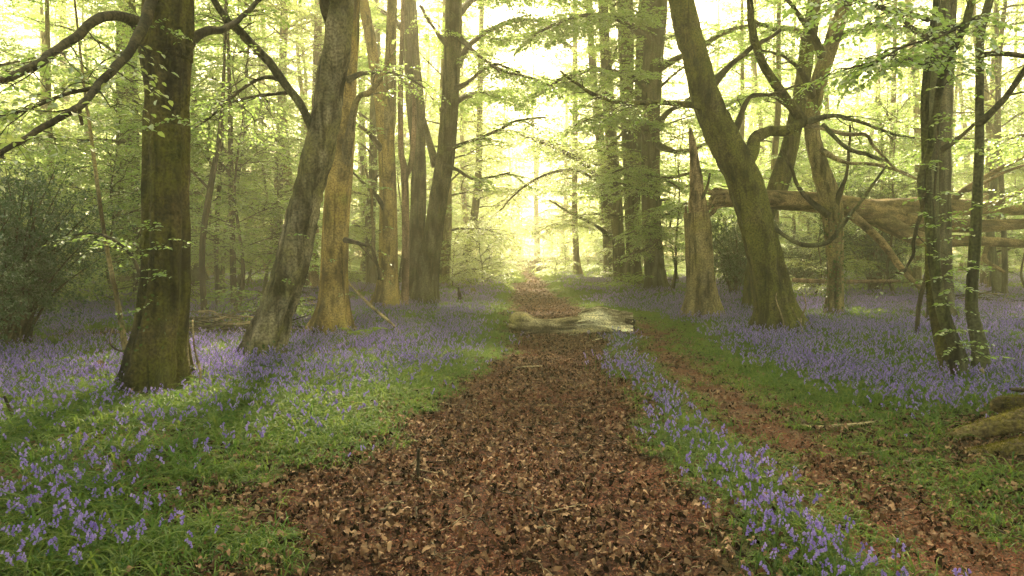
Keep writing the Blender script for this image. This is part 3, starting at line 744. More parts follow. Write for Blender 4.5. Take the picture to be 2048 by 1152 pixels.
R2 = hero("beech_tree", "second beech of the dark row, pressed behind the nearest one",
    [(1272, 582, 28.5, 36), (1268, 530, 28.5, 31), (1263, 400, 28.5, 29), (1255, 250, 28.5, 28), (1252, 100, 28.4, 33), (1250, 0, 28.3, 33)],
    M_grey, 36, 120, beech_disp(31, .35, 5, 0, .05, .5),
    extra_stems=[dict(path=[(1262, 420, 28.6, 26), (1276, 300, 28.6, 25), (1282, 120, 28.6, 22), (1288, 0, 28.6, 20)], seed=12)], low=(1, .9), crown=(0, 0, 7, 1.0))
R3 = hero("beech_tree", "third beech of the dark row, leaning slightly toward the path",
    [(1244, 572, 31, 30), (1238, 500, 31, 27), (1231, 380, 31, 26), (1222, 280, 31, 26), (1215, 180, 30.5, 26), (1208, 60, 30, 22), (1206, 0, 30, 21)],
    M_grey, 32, 110, beech_disp(33, .25, 5, 0, .05, .5),
    limbs=[dict(path=[(1215, 410, 30.8, 18), (1200, 365, 30, 12), (1172, 330, 29, 11), (1130, 305, 28, 9), (1085, 285, 27, 7), (1040, 270, 26, 4)], grow=dict(every=.38, start=.15, sec=(.8, 2.0), twig_ln=(.3, .7), leafmat=M_leaf2, size=.08, gap=.07, droop=.35)),
           dict(path=[(1200, 365, 30, 7), (1150, 340, 29, 6), (1090, 350, 28, 5), (1040, 380, 27, 4), (1000, 420, 26, 3)], grow=dict(every=.38, start=.15, sec=(.8, 2.0), twig_ln=(.3, .7), leafmat=M_leaf2, size=.08, gap=.07, droop=.4)),
           dict(path=[(1215, 470, 30.8, 10), (1190, 450, 30, 6), (1140, 425, 29, 5), (1100, 400, 28, 3)], grow=dict(every=.6, start=.3, leafmat=M_leaf2))],
    low=(2, 1.0), crown=(1, 0, 7, 1.0))
R4 = hero("beech_tree", "farthest of the dark row of beeches, slender and hazy",
    [(1222, 552, 36, 26), (1216, 480, 36, 23), (1210, 380, 36, 21), (1200, 280, 36, 20), (1186, 150, 35, 16), (1178, 0, 34, 14)],
    M_grey, 24, 80, beech_disp(35, .5, 5, 0, .05, .5), low=(1, 1.0), crown=(3, 0, 6, 1.1))
T8 = hero("beech_tree", "lone straight trunk beside the far end of the path",
    [(1157, 540, 40, 17), (1152, 500, 40, 13), (1149, 400, 40, 12), (1150, 300, 40, 12), (1150, 150, 40, 11), (1150, 0, 40, 10)],
    M_pink, 20, 70, beech_disp(37, .8, 5, 0, .05, .5), limbs=[dict(path=[(1150, 200, 40, 9), (1110, 170, 39, 6), (1060, 165, 38, 5), (1010, 180, 37, 3)], grow=dict(every=.5, start=.12, sec=(1.0, 2.4), twig_ln=(.4, .9), twig_every=.10, size=.15, gap=.05, droop=.25)), dict(path=[(1150, 100, 40, 9), (1100, 70, 39, 6), (1040, 70, 38, 5), (980, 90, 37, 3)], grow=dict(every=.5, start=.12, sec=(1.0, 2.4), twig_ln=(.4, .9), twig_every=.10, size=.15, gap=.05, droop=.25)), dict(path=[(1150, 300, 40, 8), (1115, 280, 39, 6), (1075, 290, 38, 3)], grow=dict(every=.5, start=.12, sec=(1.0, 2.4), twig_ln=(.4, .9), twig_every=.10, size=.15, gap=.05, droop=.25))], low=(4, .9), crown=(4, 0, 6, 1.0))
T7 = hero("beech_tree", "far dim trunk leaning right, in the bright gap left of the path",
    [(928, 535, 38, 20), (940, 480, 38, 17), (950, 420, 38, 17), (957, 340, 38, 15), (960, 200, 38, 13), (964, 0, 38, 10)],
    M_twig, 20, 70, beech_disp(39, .5, 5, 0, .05, .5), low=(1, .9), crown=(3, 0, 6, 1.0))

# mossy leaning tree at right
mossy = hero("beech_tree", "big moss covered trunk leaning left over the bluebells, right of the path",
    [(1556, 668, 13.8, 88), (1547, 590, 13.8, 76), (1524, 490, 13.8, 72), (1490, 365, 13.8, 74), (1446, 275, 13.7, 70), (1412, 195, 13.6, 62), (1388, 100, 13.5, 56), (1362, 0, 13.4, 54)],
    M_moss, 64, 220, beech_disp(43, .55, 6, 0, .07, .4, .2, ridge=.045),
    limbs=[dict(path=[(1420, 215, 13.6, 34), (1388, 210, 13.5, 14), (1330, 206, 13.3, 11), (1290, 205, 13.1, 10), (1240, 205, 12.9, 9), (1190, 190, 12.6, 8), (1150, 165, 12.3, 6), (1120, 140, 12, 4)], mat=M_moss, grow=dict(every=.42, start=.25, sec=(.5, 1.3))),
           dict(path=[(1475, 335, 13.8, 50), (1502, 305, 13.9, 30), (1512, 278, 14.0, 25), (1540, 262, 14.1, 22), (1580, 260, 14.2, 22), (1610, 246, 14.3, 20)], mat=M_moss, name="elbow_limb"),
           dict(path=[(1612, 246, 14.3, 20), (1590, 222, 14.3, 19), (1558, 178, 14.3, 18), (1530, 135, 14.3, 17), (1512, 90, 14.2, 16), (1502, 40, 14.1, 14), (1500, 0, 14, 13), (1496, -80, 13.8, 9)], mat=M_moss, name="rising_limb", grow=dict(every=.9, start=.7)),
           dict(path=[(1606, 246, 14.3, 16), (1660, 232, 14.2, 9), (1690, 235, 14.1, 8), (1740, 250, 14, 7), (1790, 268, 13.8, 5), (1830, 275, 13.6, 3)], mat=M_twin, grow=dict(every=.45, start=.25)),
           dict(path=[(1610, 250, 14.3, 14), (1650, 258, 14.3, 8), (1690, 268, 14.2, 8), (1730, 270, 14.2, 7), (1745, 290, 14.2, 6), (1770, 318, 14.1, 5), (1800, 345, 14, 4), (1850, 362, 13.9, 3)], mat=M_dead),
           dict(path=[(1645, 248, 14.3, 9), (1680, 285, 14.2, 8), (1720, 306, 14.2, 8), (1762, 318, 14.1, 7)], mat=M_twin, name="broken_stub"),
           dict(path=[(1470, 260, 13.7, 16), (1500, 195, 13.8, 8), (1540, 190, 13.9, 6), (1600, 170, 14, 4)], grow=dict(every=.5, start=.2)),
           dict(path=[(1425, 170, 13.7, 18), (1460, 130, 13.9, 11), (1500, 100, 14.2, 9), (1560, 60, 14.6, 6)], grow=dict(every=.5, start=.3)),
           dict(path=[(1545, 445, 13.7, 10), (1562, 466, 13.5, 8), (1600, 488, 13.3, 9), (1640, 490, 13.2, 10), (1668, 475, 13.1, 9), (1695, 436, 13.0, 8), (1728, 395, 12.9, 6), (1760, 350, 12.8, 5), (1775, 330, 12.8, 3)], mat=M_twin, name="drooping_limb")],
    crown=(2, 0, 6, .8))

T16 = hero("beech_tree", "mossy trunk behind the leaning mossy one, rising to the right",
    [(1498, 612, 19.5, 30), (1506, 540, 19.5, 32), (1532, 430, 19.5, 36), (1556, 370, 19.5, 44), (1580, 290, 19.4, 36), (1603, 180, 19.3, 33), (1616, 90, 19.2, 32), (1630, 0, 19.1, 29)],
    M_moss, 40, 130, beech_disp(47, .4, 5, 0, .05, .4),
    limbs=[dict(path=[(1620, 80, 19.2, 24), (1590, 60, 18.8, 10), (1540, 55, 18.2, 8), (1500, 40, 17.6, 6)], grow=dict(every=.5, start=.3)),
           dict(path=[(1590, 220, 19.2, 16), (1540, 190, 18.6, 7), (1480, 200, 18, 5), (1440, 215, 17.4, 3)], grow=dict(every=.5, start=.3))], crown=(0, 0, 7, .9))

T17 = hero("beech_tree", "brown trunk with ivy at its foot, standing in front of the fallen trunk",
    [(1668, 616, 17.8, 36), (1670, 560, 17.8, 33), (1668, 480, 17.8, 38), (1660, 400, 17.8, 46), (1640, 335, 17.7, 38), (1624, 260, 17.7, 32), (1632, 185, 17.6, 34), (1655, 110, 17.5, 33), (1678, 40, 17.4, 32), (1694, -10, 17.3, 30)],
    M_pale, 40, 140, beech_disp(53, .4, 5, 0, .06, .3, crack=.05),
    limbs=[dict(path=[(1665, 420, 17.7, 20), (1690, 360, 17.4, 7), (1698, 310, 17.3, 6), (1700, 250, 17.2, 4)], mat=M_twig),
           dict(path=[(1630, 200, 17.6, 20), (1600, 140, 17.2, 9), (1560, 110, 16.8, 6), (1520, 100, 16.4, 4)], grow=dict(every=.5, start=.3)),
           dict(path=[(1648, 120, 17.5, 20), (1625, 70, 17.3, 13), (1590, 20, 17, 9), (1560, -20, 16.8, 7)], grow=dict(every=.5, start=.3)),
           dict(path=[(1665, 80, 17.4, 20), (1710, 60, 17, 9), (1760, 50, 16.4, 8), (1810, 55, 15.8, 6), (1850, 60, 15.2, 4)], grow=dict(every=.4, start=.2)),
           dict(path=[(1640, 300, 17.6, 14), (1580, 325, 17, 7), (1700, 328, 16.2, 7), (1790, 340, 15.6, 6), (1850, 372, 15.2, 4)][:1] + [(1690, 325, 16.6, 7), (1740, 328, 16, 7), (1790, 340, 15.6, 6), (1850, 365, 15.2, 4)], mat=M_dead),
           dict(path=[(1655, 430, 17.6, 16), (1600, 380, 17.2, 8), (1580, 330, 17, 6), (1560, 300, 16.8, 4)], mat=M_twig)],
    crown=(1, 0, 6, .9))

T18 = hero("beech_tree", "straight dark trunk behind the pair of thin curved stems",
    [(1884, 640, 15.6, 50), (1882, 560, 15.6, 44), (1880, 420, 15.6, 41), (1882, 280, 15.6, 40), (1888, 150, 15.6, 38), (1895, 0, 15.5, 37)],
    M_grey, 44, 150, beech_disp(59, .6, 6, 0, .05, .4),
    extra_stems=[dict(path=[(1868, 645, 15.3, 22), (1866, 520, 15.3, 24), (1862, 380, 15.3, 25), (1868, 200, 15.3, 24), (1880, 60, 15.3, 20), (1888, 0, 15.3, 18)], seed=15, mat=M_twin)],
    limbs=[dict(path=[(1870, 80, 15.5, 18), (1830, 60, 15, 10), (1790, 30, 14.4, 8), (1740, 10, 13.8, 6)], grow=dict(every=.45, start=.2)),
           dict(path=[(1885, 300, 15.4, 12), (1925, 270, 15, 8), (1945, 250, 14.8, 6)], mat=M_twig)], crown=(0, 0, 6, .9))

stemA = hero("coppice_tree", "thin curved twin stem tree growing from one dark base, pale leaf sprays on it",
    [(1925, 770, 8.4, 58), (1912, 700, 8.4, 30), (1890, 640, 8.35, 27), (1876, 580, 8.3, 24), (1864, 500, 8.3, 22), (1856, 400, 8.3, 20), (1852, 300, 8.3, 18), (1850, 200, 8.2, 17), (1858, 110, 8.2, 15), (1868, 40, 8.1, 14), (1875, -20, 8.1, 13)],
    M_twin, 32, 160, beech_disp(61, .25, 5, 0, .05, .15),
    extra_stems=[dict(path=[(1962, 770, 8.4, 36), (1960, 700, 8.4, 29), (1944, 625, 8.4, 23), (1944, 570, 8.4, 22), (1950, 480, 8.4, 21), (1955, 380, 8.4, 19), (1959, 280, 8.4, 17), (1959, 180, 8.4, 15), (1960, 90, 8.3, 15), (1968, 30, 8.3, 15), (1985, -20, 8.3, 15)], seed=21, rings=120),
                 dict(path=[(1912, 765, 8.5, 40), (1890, 700, 8.6, 30), (1872, 630, 8.7, 22), (1862, 560, 8.7, 18), (1858, 480, 8.7, 14)], seed=22, mat=M_moss, up=False)],
    limbs=[dict(path=[(1852, 430, 8.3, 14), (1842, 360, 8.3, 13), (1860, 300, 8.2, 13), (1868, 230, 8.1, 13), (1878, 180, 8.0, 14), (1905, 100, 7.9, 14), (1930, 50, 7.8, 14), (1948, 0, 7.7, 14), (1962, -60, 7.6, 12)], mat=M_twin, grow=dict(every=.6, start=.5, six=True, size=.06)),
           dict(path=[(1853, 380, 8.3, 9), (1842, 430, 8.2, 8), (1828, 480, 8.1, 7), (1825, 510, 8.1, 6), (1805, 545, 8.0, 4), (1790, 545, 8, 3)], mat=M_twig),
           dict(path=[(1955, 250, 8.4, 16), (1980, 228, 8.3, 13), (2010, 195, 8.2, 12), (2050, 140, 8, 11), (2110, 60, 7.8, 9)], mat=M_twin, grow=dict(every=.4, start=.35, six=True)),
           dict(path=[(1960, 50, 8.3, 14), (1940, 40, 8.0, 9), (1890, 70, 7.6, 6), (1820, 90, 7.2, 5), (1740, 130, 6.8, 3)], grow=dict(every=.28, start=.15, sec=(.35, .8), six=True, size=.075)),
           dict(path=[(1852, 130, 8.2, 10), (1810, 120, 7.8, 6), (1750, 125, 7.4, 5), (1690, 140, 7.0, 3)], grow=dict(every=.26, start=.15, sec=(.35, .8), six=True, size=.075)),
           dict(path=[(1965, 110, 8.3, 12), (2000, 108, 8.1, 10), (2060, 112, 7.9, 9), (2110, 115, 7.7, 7)], mat=M_twig, name="cut_limb"),
           dict(path=[(1856, 40, 8.2, 10), (1800, 20, 7.6, 6), (1720, 5, 7.0, 4), (1650, -5, 6.6, 3)], grow=dict(every=.28, start=.1, sec=(.3, .8), six=True, size=.075)),
           dict(path=[(1900, 720, 8.3, 10), (1908, 735, 8.25, 12), (1915, 765, 8.2, 14)], mat=M_core, name="dark_bark_scar"),
           dict(path=[(1962, 735, 8.25, 6), (1972, 760, 8.2, 5), (1978, 772, 8.2, 3)], mat=M_dead, name="dead_twig")],
    cat="tree")
epicormic(stemA, [(1868, 440, 8.2), (1880, 455, 8.2), (1885, 480, 8.2), (1890, 520, 8.2), (1878, 555, 8.2), (1900, 575, 8.15), (1885, 610, 8.2), (1900, 660, 8.2), (1905, 690, 8.2), (1868, 390, 8.2), (1860, 330, 8.2), (1870, 280, 8.1), (1895, 175, 8.0), (1915, 540, 8.2), (1955, 715, 8.3), (1950, 300, 8.3), (1910, 240, 8.0), (1935, 130, 8.2), (1975, 430, 8.3)], 47, .058, 5, (.15, .42), M_leaf)

thin = hero("dead_sapling", "thin dark crooked dead stem left of the twin stems",
    [(1833, 655, 12.5, 9), (1838, 610, 12.5, 10), (1850, 560, 12.5, 9), (1862, 500, 12.5, 8), (1866, 440, 12.5, 6)], M_twig, 12, 40, branch_disp(3), cat="dead stem")

# slender background trunks left, each picked out in the photograph
SL = [("pale slim trunk among the leaves above the holly bush", [(132, 640, 22, 14), (112, 520, 22, 14), (105, 400, 22, 13), (98, 230, 22, 11), (95, 60, 22, 9)], M_pale),
      ("thin spotted stem leaning left, close beside the thick dark beech", [(258, 695, 8.9, 13), (236, 610, 9, 10), (214, 500, 9.1, 9), (196, 380, 9.2, 8), (178, 240, 9.3, 7), (160, 100, 9.4, 5)], M_pale),
      ("dark upright trunk hidden partly by the left edge of the thick beech", [(276, 600, 22, 20), (274, 450, 22, 19), (270, 300, 22, 18), (266, 100, 22, 15)], M_grey),
      ("hazy trunk with rough outline left of the thick dark beech", [(245, 590, 28, 24), (248, 480, 28, 22), (252, 360, 28, 20), (258, 200, 28, 16)], M_pale),
      ("crooked dark stem just right of the thick beech", [(410, 640, 15, 12), (404, 500, 15, 12), (420, 380, 15, 13), (438, 280, 15, 10), (445, 200, 15, 8), (450, 90, 15, 5)], M_twig),
      ("thin upright stem, first of three beside the crooked one", [(438, 630, 19, 9), (432, 500, 19, 10), (440, 350, 19, 9), (446, 200, 19, 8), (450, 40, 19, 5)], M_twig),
      ("dark slender trunk, second of three beside the crooked one", [(468, 630, 18, 13), (465, 500, 18, 12), (462, 350, 18, 11), (460, 200, 18, 9), (455, 40, 18, 6)], M_twig),
      ("thinnest pole of the three, nearest the leaning grey beech", [(443, 635, 22, 10), (450, 480, 22, 9), (478, 340, 22, 8), (490, 200, 22, 6)], M_twin),
      ("ivy hung dark trunk seen left of the leaning beech", [(557, 560, 26, 20), (556, 430, 26, 20), (560, 300, 26, 18), (565, 120, 26, 14)], M_grey),
      ("reddish trunk glimpsed between the leaning and golden beeches", [(622, 575, 26, 30), (624, 480, 26, 28), (628, 350, 26, 25), (634, 150, 26, 20)], M_pink),
      ("slender curved pole to the right of the fallen trunk", [(2010, 540, 24, 12), (2006, 420, 24, 11), (1998, 280, 24, 10), (1994, 100, 24, 8)], M_grey),
      ("pinkish pole far beyond the fallen trunk at right", [(1975, 430, 30, 22), (1978, 380, 30, 20), (1984, 260, 30, 17), (1990, 100, 30, 13)], M_pink),
      ("far slim pole behind the ivy footed trunk", [(1785, 540, 28, 14), (1782, 420, 28, 13), (1786, 250, 28, 11), (1790, 60, 28, 8)], M_pale),
      ("dim pole between the forked beech and the golden trunk", [(730, 540, 33, 11), (728, 420, 33, 10), (722, 250, 33, 8)], M_grey)]
for i, (lb, sp, mt) in enumerate(SL):
    near = sp[0][2]
    hero("slender_tree", lb, sp, mt, 14 if near > 15 else 20, 60, beech_disp(70 + i, .45, 4, 0, .07, .3),
         limbs=[dict(path=[(sp[2][0], sp[2][1], near, sp[2][3] * .5), (sp[2][0] + s_ * 40 * 20 / near, sp[2][1] - 50, near - .3, 3), (sp[2][0] + s_ * 90 * 20 / near, sp[2][1] - 70, near - .8, 2)], grow=dict(every=.3, start=.2, sec=(.4, 1.0), size=.07)) for s_ in ((1, -1) if i % 2 else (-1,)) if near > 12],
         crown=((i % 2) * 2 + 1, 0, 7, .7) if near > 17 else None)

# snapped trunk (snag) and what fell from it
def splinters(mb, center, r, n, rng, h=(.08, .35), tilt=.15, w=.05, axis_=np.array([0, 0, 1.0]), m=0, span=(0, 6.283)):
    sx = unit(np.cross(axis_, [.3, 1, .1])); sy = np.cross(axis_, sx)
    for k in range(n):
        a = rng.uniform(*span); rr = r * rng.uniform(.55, .98)
        out = sx * math.cos(a) + sy * math.sin(a)
        b = center + out * rr; hh = rng.uniform(*h); ww = w * rng.uniform(.5, 1.3)
        tip = b + axis_ * hh + out * rng.normal(0, tilt) * hh
        tube(mb, [b - axis_ * .12, b + axis_ * hh * .45 + out * rng.normal(0, .03), tip], [ww, ww * .7, .004], 5, 7, m=m)
d0 = 16.8
snag_base = G(1405, 632)
snag = empty("snapped_trunk", snag_base, "pale snapped beech stump with a tall jagged spike, in the bluebells", "tree stump")
m = MB(); sp = [(1405, 650, d0, 62), (1404, 600, d0, 58), (1401, 540, d0, 54), (1397, 470, d0, 53), (1393, 425, d0, 50)]
q, qr = px_path(sp); tube(m, q, qr, 56, 130, beech_disp(63, .55, 6, 0, .05, .4, crack=.20)); m.obj("trunk", M_pale, snag)
rng = np.random.default_rng(5)
m = MB(); tube(m, *px_path([(1400, 460, d0, 34), (1394, 410, d0, 31), (1391, 360, d0, 22), (1386, 300, d0, 15), (1382, 270, d0, 9), (1380, 256, d0, 5)]), 22, 70, beech_disp(2, .1, 3, 0, .16, ridge=.14)); m.obj("spike", M_torn, snag)
m = MB(); splinters(m, P(1393, 425, d0), .29, 34, rng, (.08, .30), .2, .035); m.obj("splintered_rim", M_torn, snag, kind="stuff")
m = MB(); splinters(m, P(1412, 425, d0), .16, 14, rng, (.15, .5), .3, .03, unit(np.array([.75, 0, .7]))); m.obj("torn_fibre", M_torn, snag, kind="stuff")
limb(snag, dict(path=[(1398, 405, d0 - .1, 10), (1412, 380, d0 - .2, 6), (1420, 345, d0 - .3, 4)], name="dead_twig", mat=M_twig))

M_fall = bark("bark_fallen", (.25, .165, .085), (.09, .06, .03), (.16, .125, .04), .25, lichen=(.21, .14, .07), bump=.9, lying=True)
ft = empty("felled_beech", P(1650, 400, 18.8), "long fallen beech trunk propped on the snapped stump, lying to the right", "fallen trunk")
m = MB(); q, qr = px_path([(1432, 396, 17.4, 30), (1480, 396, 17.9, 34), (1560, 400, 18.4, 37), (1660, 408, 18.8, 40), (1760, 428, 19.2, 45), (1850, 448, 19.6, 40)]); tube(m, q, qr, 36, 90, beech_disp(64, .05, 5, 0, .05)); m.obj("trunk", M_fall, ft)
m = MB(); q, qr = px_path([(1740, 420, 19.2, 40), (1850, 412, 19.5, 36), (1950, 416, 19.8, 32), (2048, 416, 20, 28), (2160, 412, 20.3, 22)]); tube(m, q, qr, 24, 60, beech_disp(65, .05, 4, 0, .06)); m.obj("limb", M_fall, ft)
m = MB(); q, qr = px_path([(1800, 438, 19.3, 44), (1870, 448, 19.4, 30), (1960, 452, 19.6, 25), (2048, 448, 19.8, 20), (2160, 442, 20, 14)]); tube(m, q, qr, 24, 60, beech_disp(66, .05, 4, 0, .06)); m.obj("limb", M_fall, ft)
m = MB(); q, qr = px_path([(1740, 424, 19.2, 40), (1790, 455, 19.0, 30), (1850, 480, 18.8, 27), (1950, 482, 18.8, 20), (2048, 488, 18.8, 16), (2120, 492, 18.8, 10)]); tube(m, q, qr, 24, 60, beech_disp(67, .05, 4, 0, .06)); m.obj("limb", M_fall, ft)
m = MB(); q, qr = px_path([(1690, 420, 18.7, 22), (1730, 452, 18.4, 17), (1768, 490, 18.0, 15), (1805, 540, 17.6, 12), (1842, 578, 17.3, 8)]); tube(m, q, qr, 18, 50, branch_disp(5)); m.obj("limb", M_fall, ft)
for sp in ([(1900, 410, 19.6, 12), (1930, 380, 19.3, 11), (1985, 345, 19, 9), (2060, 305, 18.8, 6)], [(1905, 395, 19.5, 8), (1960, 370, 19.2, 7), (2020, 340, 18.9, 5), (2080, 320, 18.8, 3)], [(1995, 405, 19.6, 12), (2030, 390, 19.4, 10), (2080, 360, 19.2, 7)], [(1980, 480, 18.8, 10), (1970, 520, 18.6, 9), (2010, 545, 18.4, 6)]):
    limb(ft, dict(path=sp, mat=M_fall, name="branch"))
m = MB()
splinters(m, P(1436, 396, 17.4), .21, 26, rng, (.1, .4), .4, .035, unit(np.array([-1.0, -.15, -.05]))); m.obj("torn_end", M_torn, ft, kind="stuff")

# ------------------------------------------------------------------ ivy, holly
def ivy(root, spec, seed, n=500, size=.05):
    rng = np.random.default_rng(seed); q, qr = px_path(spec); pr = catmull(np.concatenate([np.array(q), np.array(qr)[:, None]], 1), 40)
    k = rng.integers(0, 40, n); th = rng.uniform(0, 2 * np.pi, n)
    out = np.stack([np.cos(th), np.sin(th), np.zeros(n)], 1)
    pos = pr[k, :3] + out * (pr[k, 3] * 1.12 + rng.uniform(0, .03, n))[:, None] + np.stack([np.zeros(n), np.zeros(n), rng.normal(0, .06, n)], 1)
    m = MB(); leaves_mb(m, pos, unit(rng.normal(0, .5, (n, 3)) + [0, 0, -.7]), unit(out + rng.normal(0, .25, (n, 3))), size * rng.uniform(.6, 1.2, n), size * rng.uniform(.6, 1.1, n), rng.uniform(0, 1, n), six=False)
    m.obj("ivy", M_ivy, root, smooth=False, kind="stuff")
ivy(T17, [(1668, 625, 17.8, 40), (1670, 560, 17.8, 34), (1668, 500, 17.8, 36), (1660, 420, 17.8, 40)], 1, 420, .07)
ivy(big, [(296, 700, 7.7, 92), (300, 640, 7.7, 90), (290, 590, 7.75, 96)], 2, 110, .045)
ivy(lean, [(530, 720, 9.9, 80), (545, 690, 9.9, 74)], 3, 150, .045)

def bush(name, label, base, rx, ry, h, n_stem, n_leaf, seed, size=.06, mat=None, top_bias=0.0, cat="bush", cl=.22):
    rng = np.random.default_rng(seed); base = np.asarray(base)
    root = empty(name, base, label, cat)
    w, l = MB(), MB(); tips = []
    for k in range(n_stem):
        a = rng.uniform(0, 6.283); hh = h * rng.uniform(.5, 1.0)
        e = np.array([math.cos(a) * rx * rng.uniform(.2, 1), math.sin(a) * ry * rng.uniform(.2, 1), hh])
        mid = e * [.35, .35, .55] + rng.normal(0, .08, 3)
        p, r, _ = tube(w, [base + rng.normal(0, .1, 3) * [1, 1, 0] - [0, 0, .05], base + mid, base + e], [.03, .018, .004], 5, 10, cap=False)
        tips += [p[i] for i in range(3, 10)]
    tips = np.array(tips)
    k = rng.integers(0, len(tips), n_leaf // 14)
    cs = tips[k] + rng.normal(0, cl, (len(k), 3)) * [1.2, 1.2, .8]
    dirs = unit(rng.normal(0, 1, (len(k), 3)) + [0, 0, .2]); lens = rng.uniform(.15, .45, len(k))
    twigs_mb(w, cs - dirs * .1, dirs, lens, .003)
    idx = np.repeat(np.arange(len(k)), 14)
    pos = cs[idx] + dirs[idx] * (rng.uniform(0, 1, len(idx)) * lens[idx])[:, None] + rng.normal(0, .02, (len(idx), 3))
    leaves_mb(l, pos, unit(dirs[idx] * .5 + rng.normal(0, .8, (len(idx), 3))), unit(rng.normal(0, .6, (len(idx), 3)) + [0, -.2, .7]), size * rng.uniform(.6, 1.2, len(idx)), size * .55 * rng.uniform(.7, 1.2, len(idx)), rng.uniform(0, 1, len(idx)))
    w.obj("branchwork", M_twig, root, kind="stuff"); l.obj("foliage", mat or M_holly, root, smooth=False, kind="stuff")
    return root
b = P(30, 700, 11.5); bush("holly_bush", "large dark green holly bush at the left edge", [b[0], b[1], gz1(b[0], b[1])], 1.75, 1.3, 3.0, 60, 34000, 3, .062)
b = P(-90, 700, 9.5); bush("holly_bush", "dark holly partly cut off by the left edge of the picture", [b[0], b[1], gz1(b[0], b[1])], .9, 1.0, 2.3, 24, 9000, 8, .06)
b = P(1468, 560, 24); bush("holly_bush", "dark green holly behind the snapped stump", [b[0], b[1], gz1(b[0], b[1])], 1.3, 1.2, 2.9, 30, 12000, 4, .085)
b = P(1750, 560, 25); bush("holly_bush", "tall grey green holly behind the fallen trunk", [b[0], b[1], gz1(b[0], b[1])], 2.6, 1.6, 4.6, 46, 20000, 5, .085, cl=.32)
b = P(1600, 560, 27); bush("holly_bush", "thin dark shrub below the propped fallen trunk", [b[0], b[1], gz1(b[0], b[1])], 2.0, 1.4, 2.3, 30, 9000, 6, .085)
b = P(1075, 555, 46); bush("bracken_mound", "low mound of brown scrub at the far bend of the path", [b[0], b[1], gz1(b[0], b[1])], 1.6, 1.0, .9, 30, 3000, 7, .08, M_litter, cl=.2)

# ------------------------------------------------------------------ far wood
far_rng = np.random.default_rng(77)
placed = []
def ok(x, y, dmin):
    for (a, b_) in placed:
        if (a - x) ** 2 + (b_ - y) ** 2 < dmin * dmin: return False
    return True
ZONES = [(285, "left of the thick dark beech"), (520, "between the thick dark and leaning grey beeches"), (760, "behind the leaning and golden beeches"), (930, "behind the many stemmed beech"),
         (1200, "about the end of the path"), (1400, "behind the dark row of beeches"), (1660, "behind the moss covered trunk"), (1880, "behind the fallen trunk"), (9999, "behind the thin twin stems")]
def region_label(x, y, sap):
    px = 1024 + F_PX * x / y
    side = next(z for lim, z in ZONES if px < lim)
    if sap:
        dist = "near" if y < 27 else ("farther" if y < 42 else "far hazy")
        return f"{dist} young leafy beech {side}", f"young beeches {side}"
    dist = "middle distance" if y < 38 else ("hazy" if y < 60 else ("very hazy" if y < 85 else "farthest"))
    return f"{dist} tall beech {side}", f"tall beeches {side}"
tries = 0; n_t = 0
while n_t < 195 and tries < 6000:
    tries += 1
    y = far_rng.uniform(25, 78) if n_t < 118 else far_rng.uniform(78, 130); x = far_rng.uniform(-1, 1) * (y * .80 + 3)
    px = 1024 + F_PX * x / y
    if 950 < px < 1200 and y < 70: continue                 # the open glade round the path
    if 560 < px < 900 and y < 26: continue
    if 900 <= px < 1380 and y < 42: continue
    if not ok(x, y, 2.2 + y * .018): continue
    placed.append((x, y)); n_t += 1
    k = int(far_rng.integers(0, 5)); lb, gp = region_label(x, y, False)
    put_tree(FARP[k % 3] if y > 48 else (PROTO[4] if px > 1400 and k < 3 else PROTO[k]), "beech_tree", x, y, far_rng.uniform(.75, 1.15), far_rng.uniform(0, 6.28), lb, "tree", gp, tilt=far_rng.normal(0, .03))
tries = 0; n_s = 0
while n_s < 125 and tries < 6000:
    tries += 1
    y = far_rng.uniform(16, 60); x = far_rng.uniform(-.85, .85) * y
    px = 1024 + F_PX * x / y
    if 985 < px < 1130 and y < 52: continue
    if 740 < px < 1300 and y < 30: continue
    if 1250 < px < 2200 and y < 23: continue
    if not ok(x, y, 1.1): continue
    placed.append((x, y)); n_s += 1
    k = int(far_rng.integers(0, 3)) if y < 40 else int(far_rng.integers(0, 3)); lb, gp = region_label(x, y, True)
    put_tree(SAP[k], "beech_sapling", x, y, far_rng.uniform(.7, 1.2), far_rng.uniform(0, 6.28), lb, "young tree", gp, tilt=far_rng.normal(0, .05))
for x, y, k, lb in ((-13.2, 17, 0, "beech standing just outside the left edge, its low boughs reaching into the picture"), (-11.7, 22.3, 2, "beech whose trunk hides behind the thick dark one at left"),
                    (14.2, 16.5, 0, "beech just outside the right edge, its boughs reaching in"), (17.5, 25, 3, "leafy beech beyond the fallen trunk at the right edge"), (-8.2, 26, 1, "leafy beech seen between the crooked stem and the leaning grey one")):
    placed.append((x, y)); put_tree(PROTO[k], "beech_tree", x, y, .9, x, lb, "tree")
for i in range(14):
    y = 72 + 2.6 * i; x = (far_rng.uniform(-.10, .16)) * y
    placed.append((x, y)); put_tree(FARP[i % 3], "beech_tree", x, y, far_rng.uniform(1.05, 1.3), i * 1.3, "tall leafy beech closing the view beyond the end of the path", "tree", "tall beeches beyond the end of the path")
# low bright regrowth in the glade beyond the multi stemmed beech
for i, (px, d) in enumerate([(905, 30), (935, 34), (965, 31), (985, 38), (880, 36), (1000, 42), (950, 44), (915, 40), (1110, 38), (1130, 44), (1090, 47), (860, 32), (740, 30), (700, 34), (1180, 46), (975, 35), (895, 46), (1030, 52), (1060, 56)]):
    q = P(px, 560, d)
    put_tree(SAP[3], "beech_sapling", q[0], q[1], far_rng.uniform(.9, 1.5), i * 1.7, "knee high leafy beech regrowth in the sunny glade", "young tree", "low regrowth in the sunny glade")

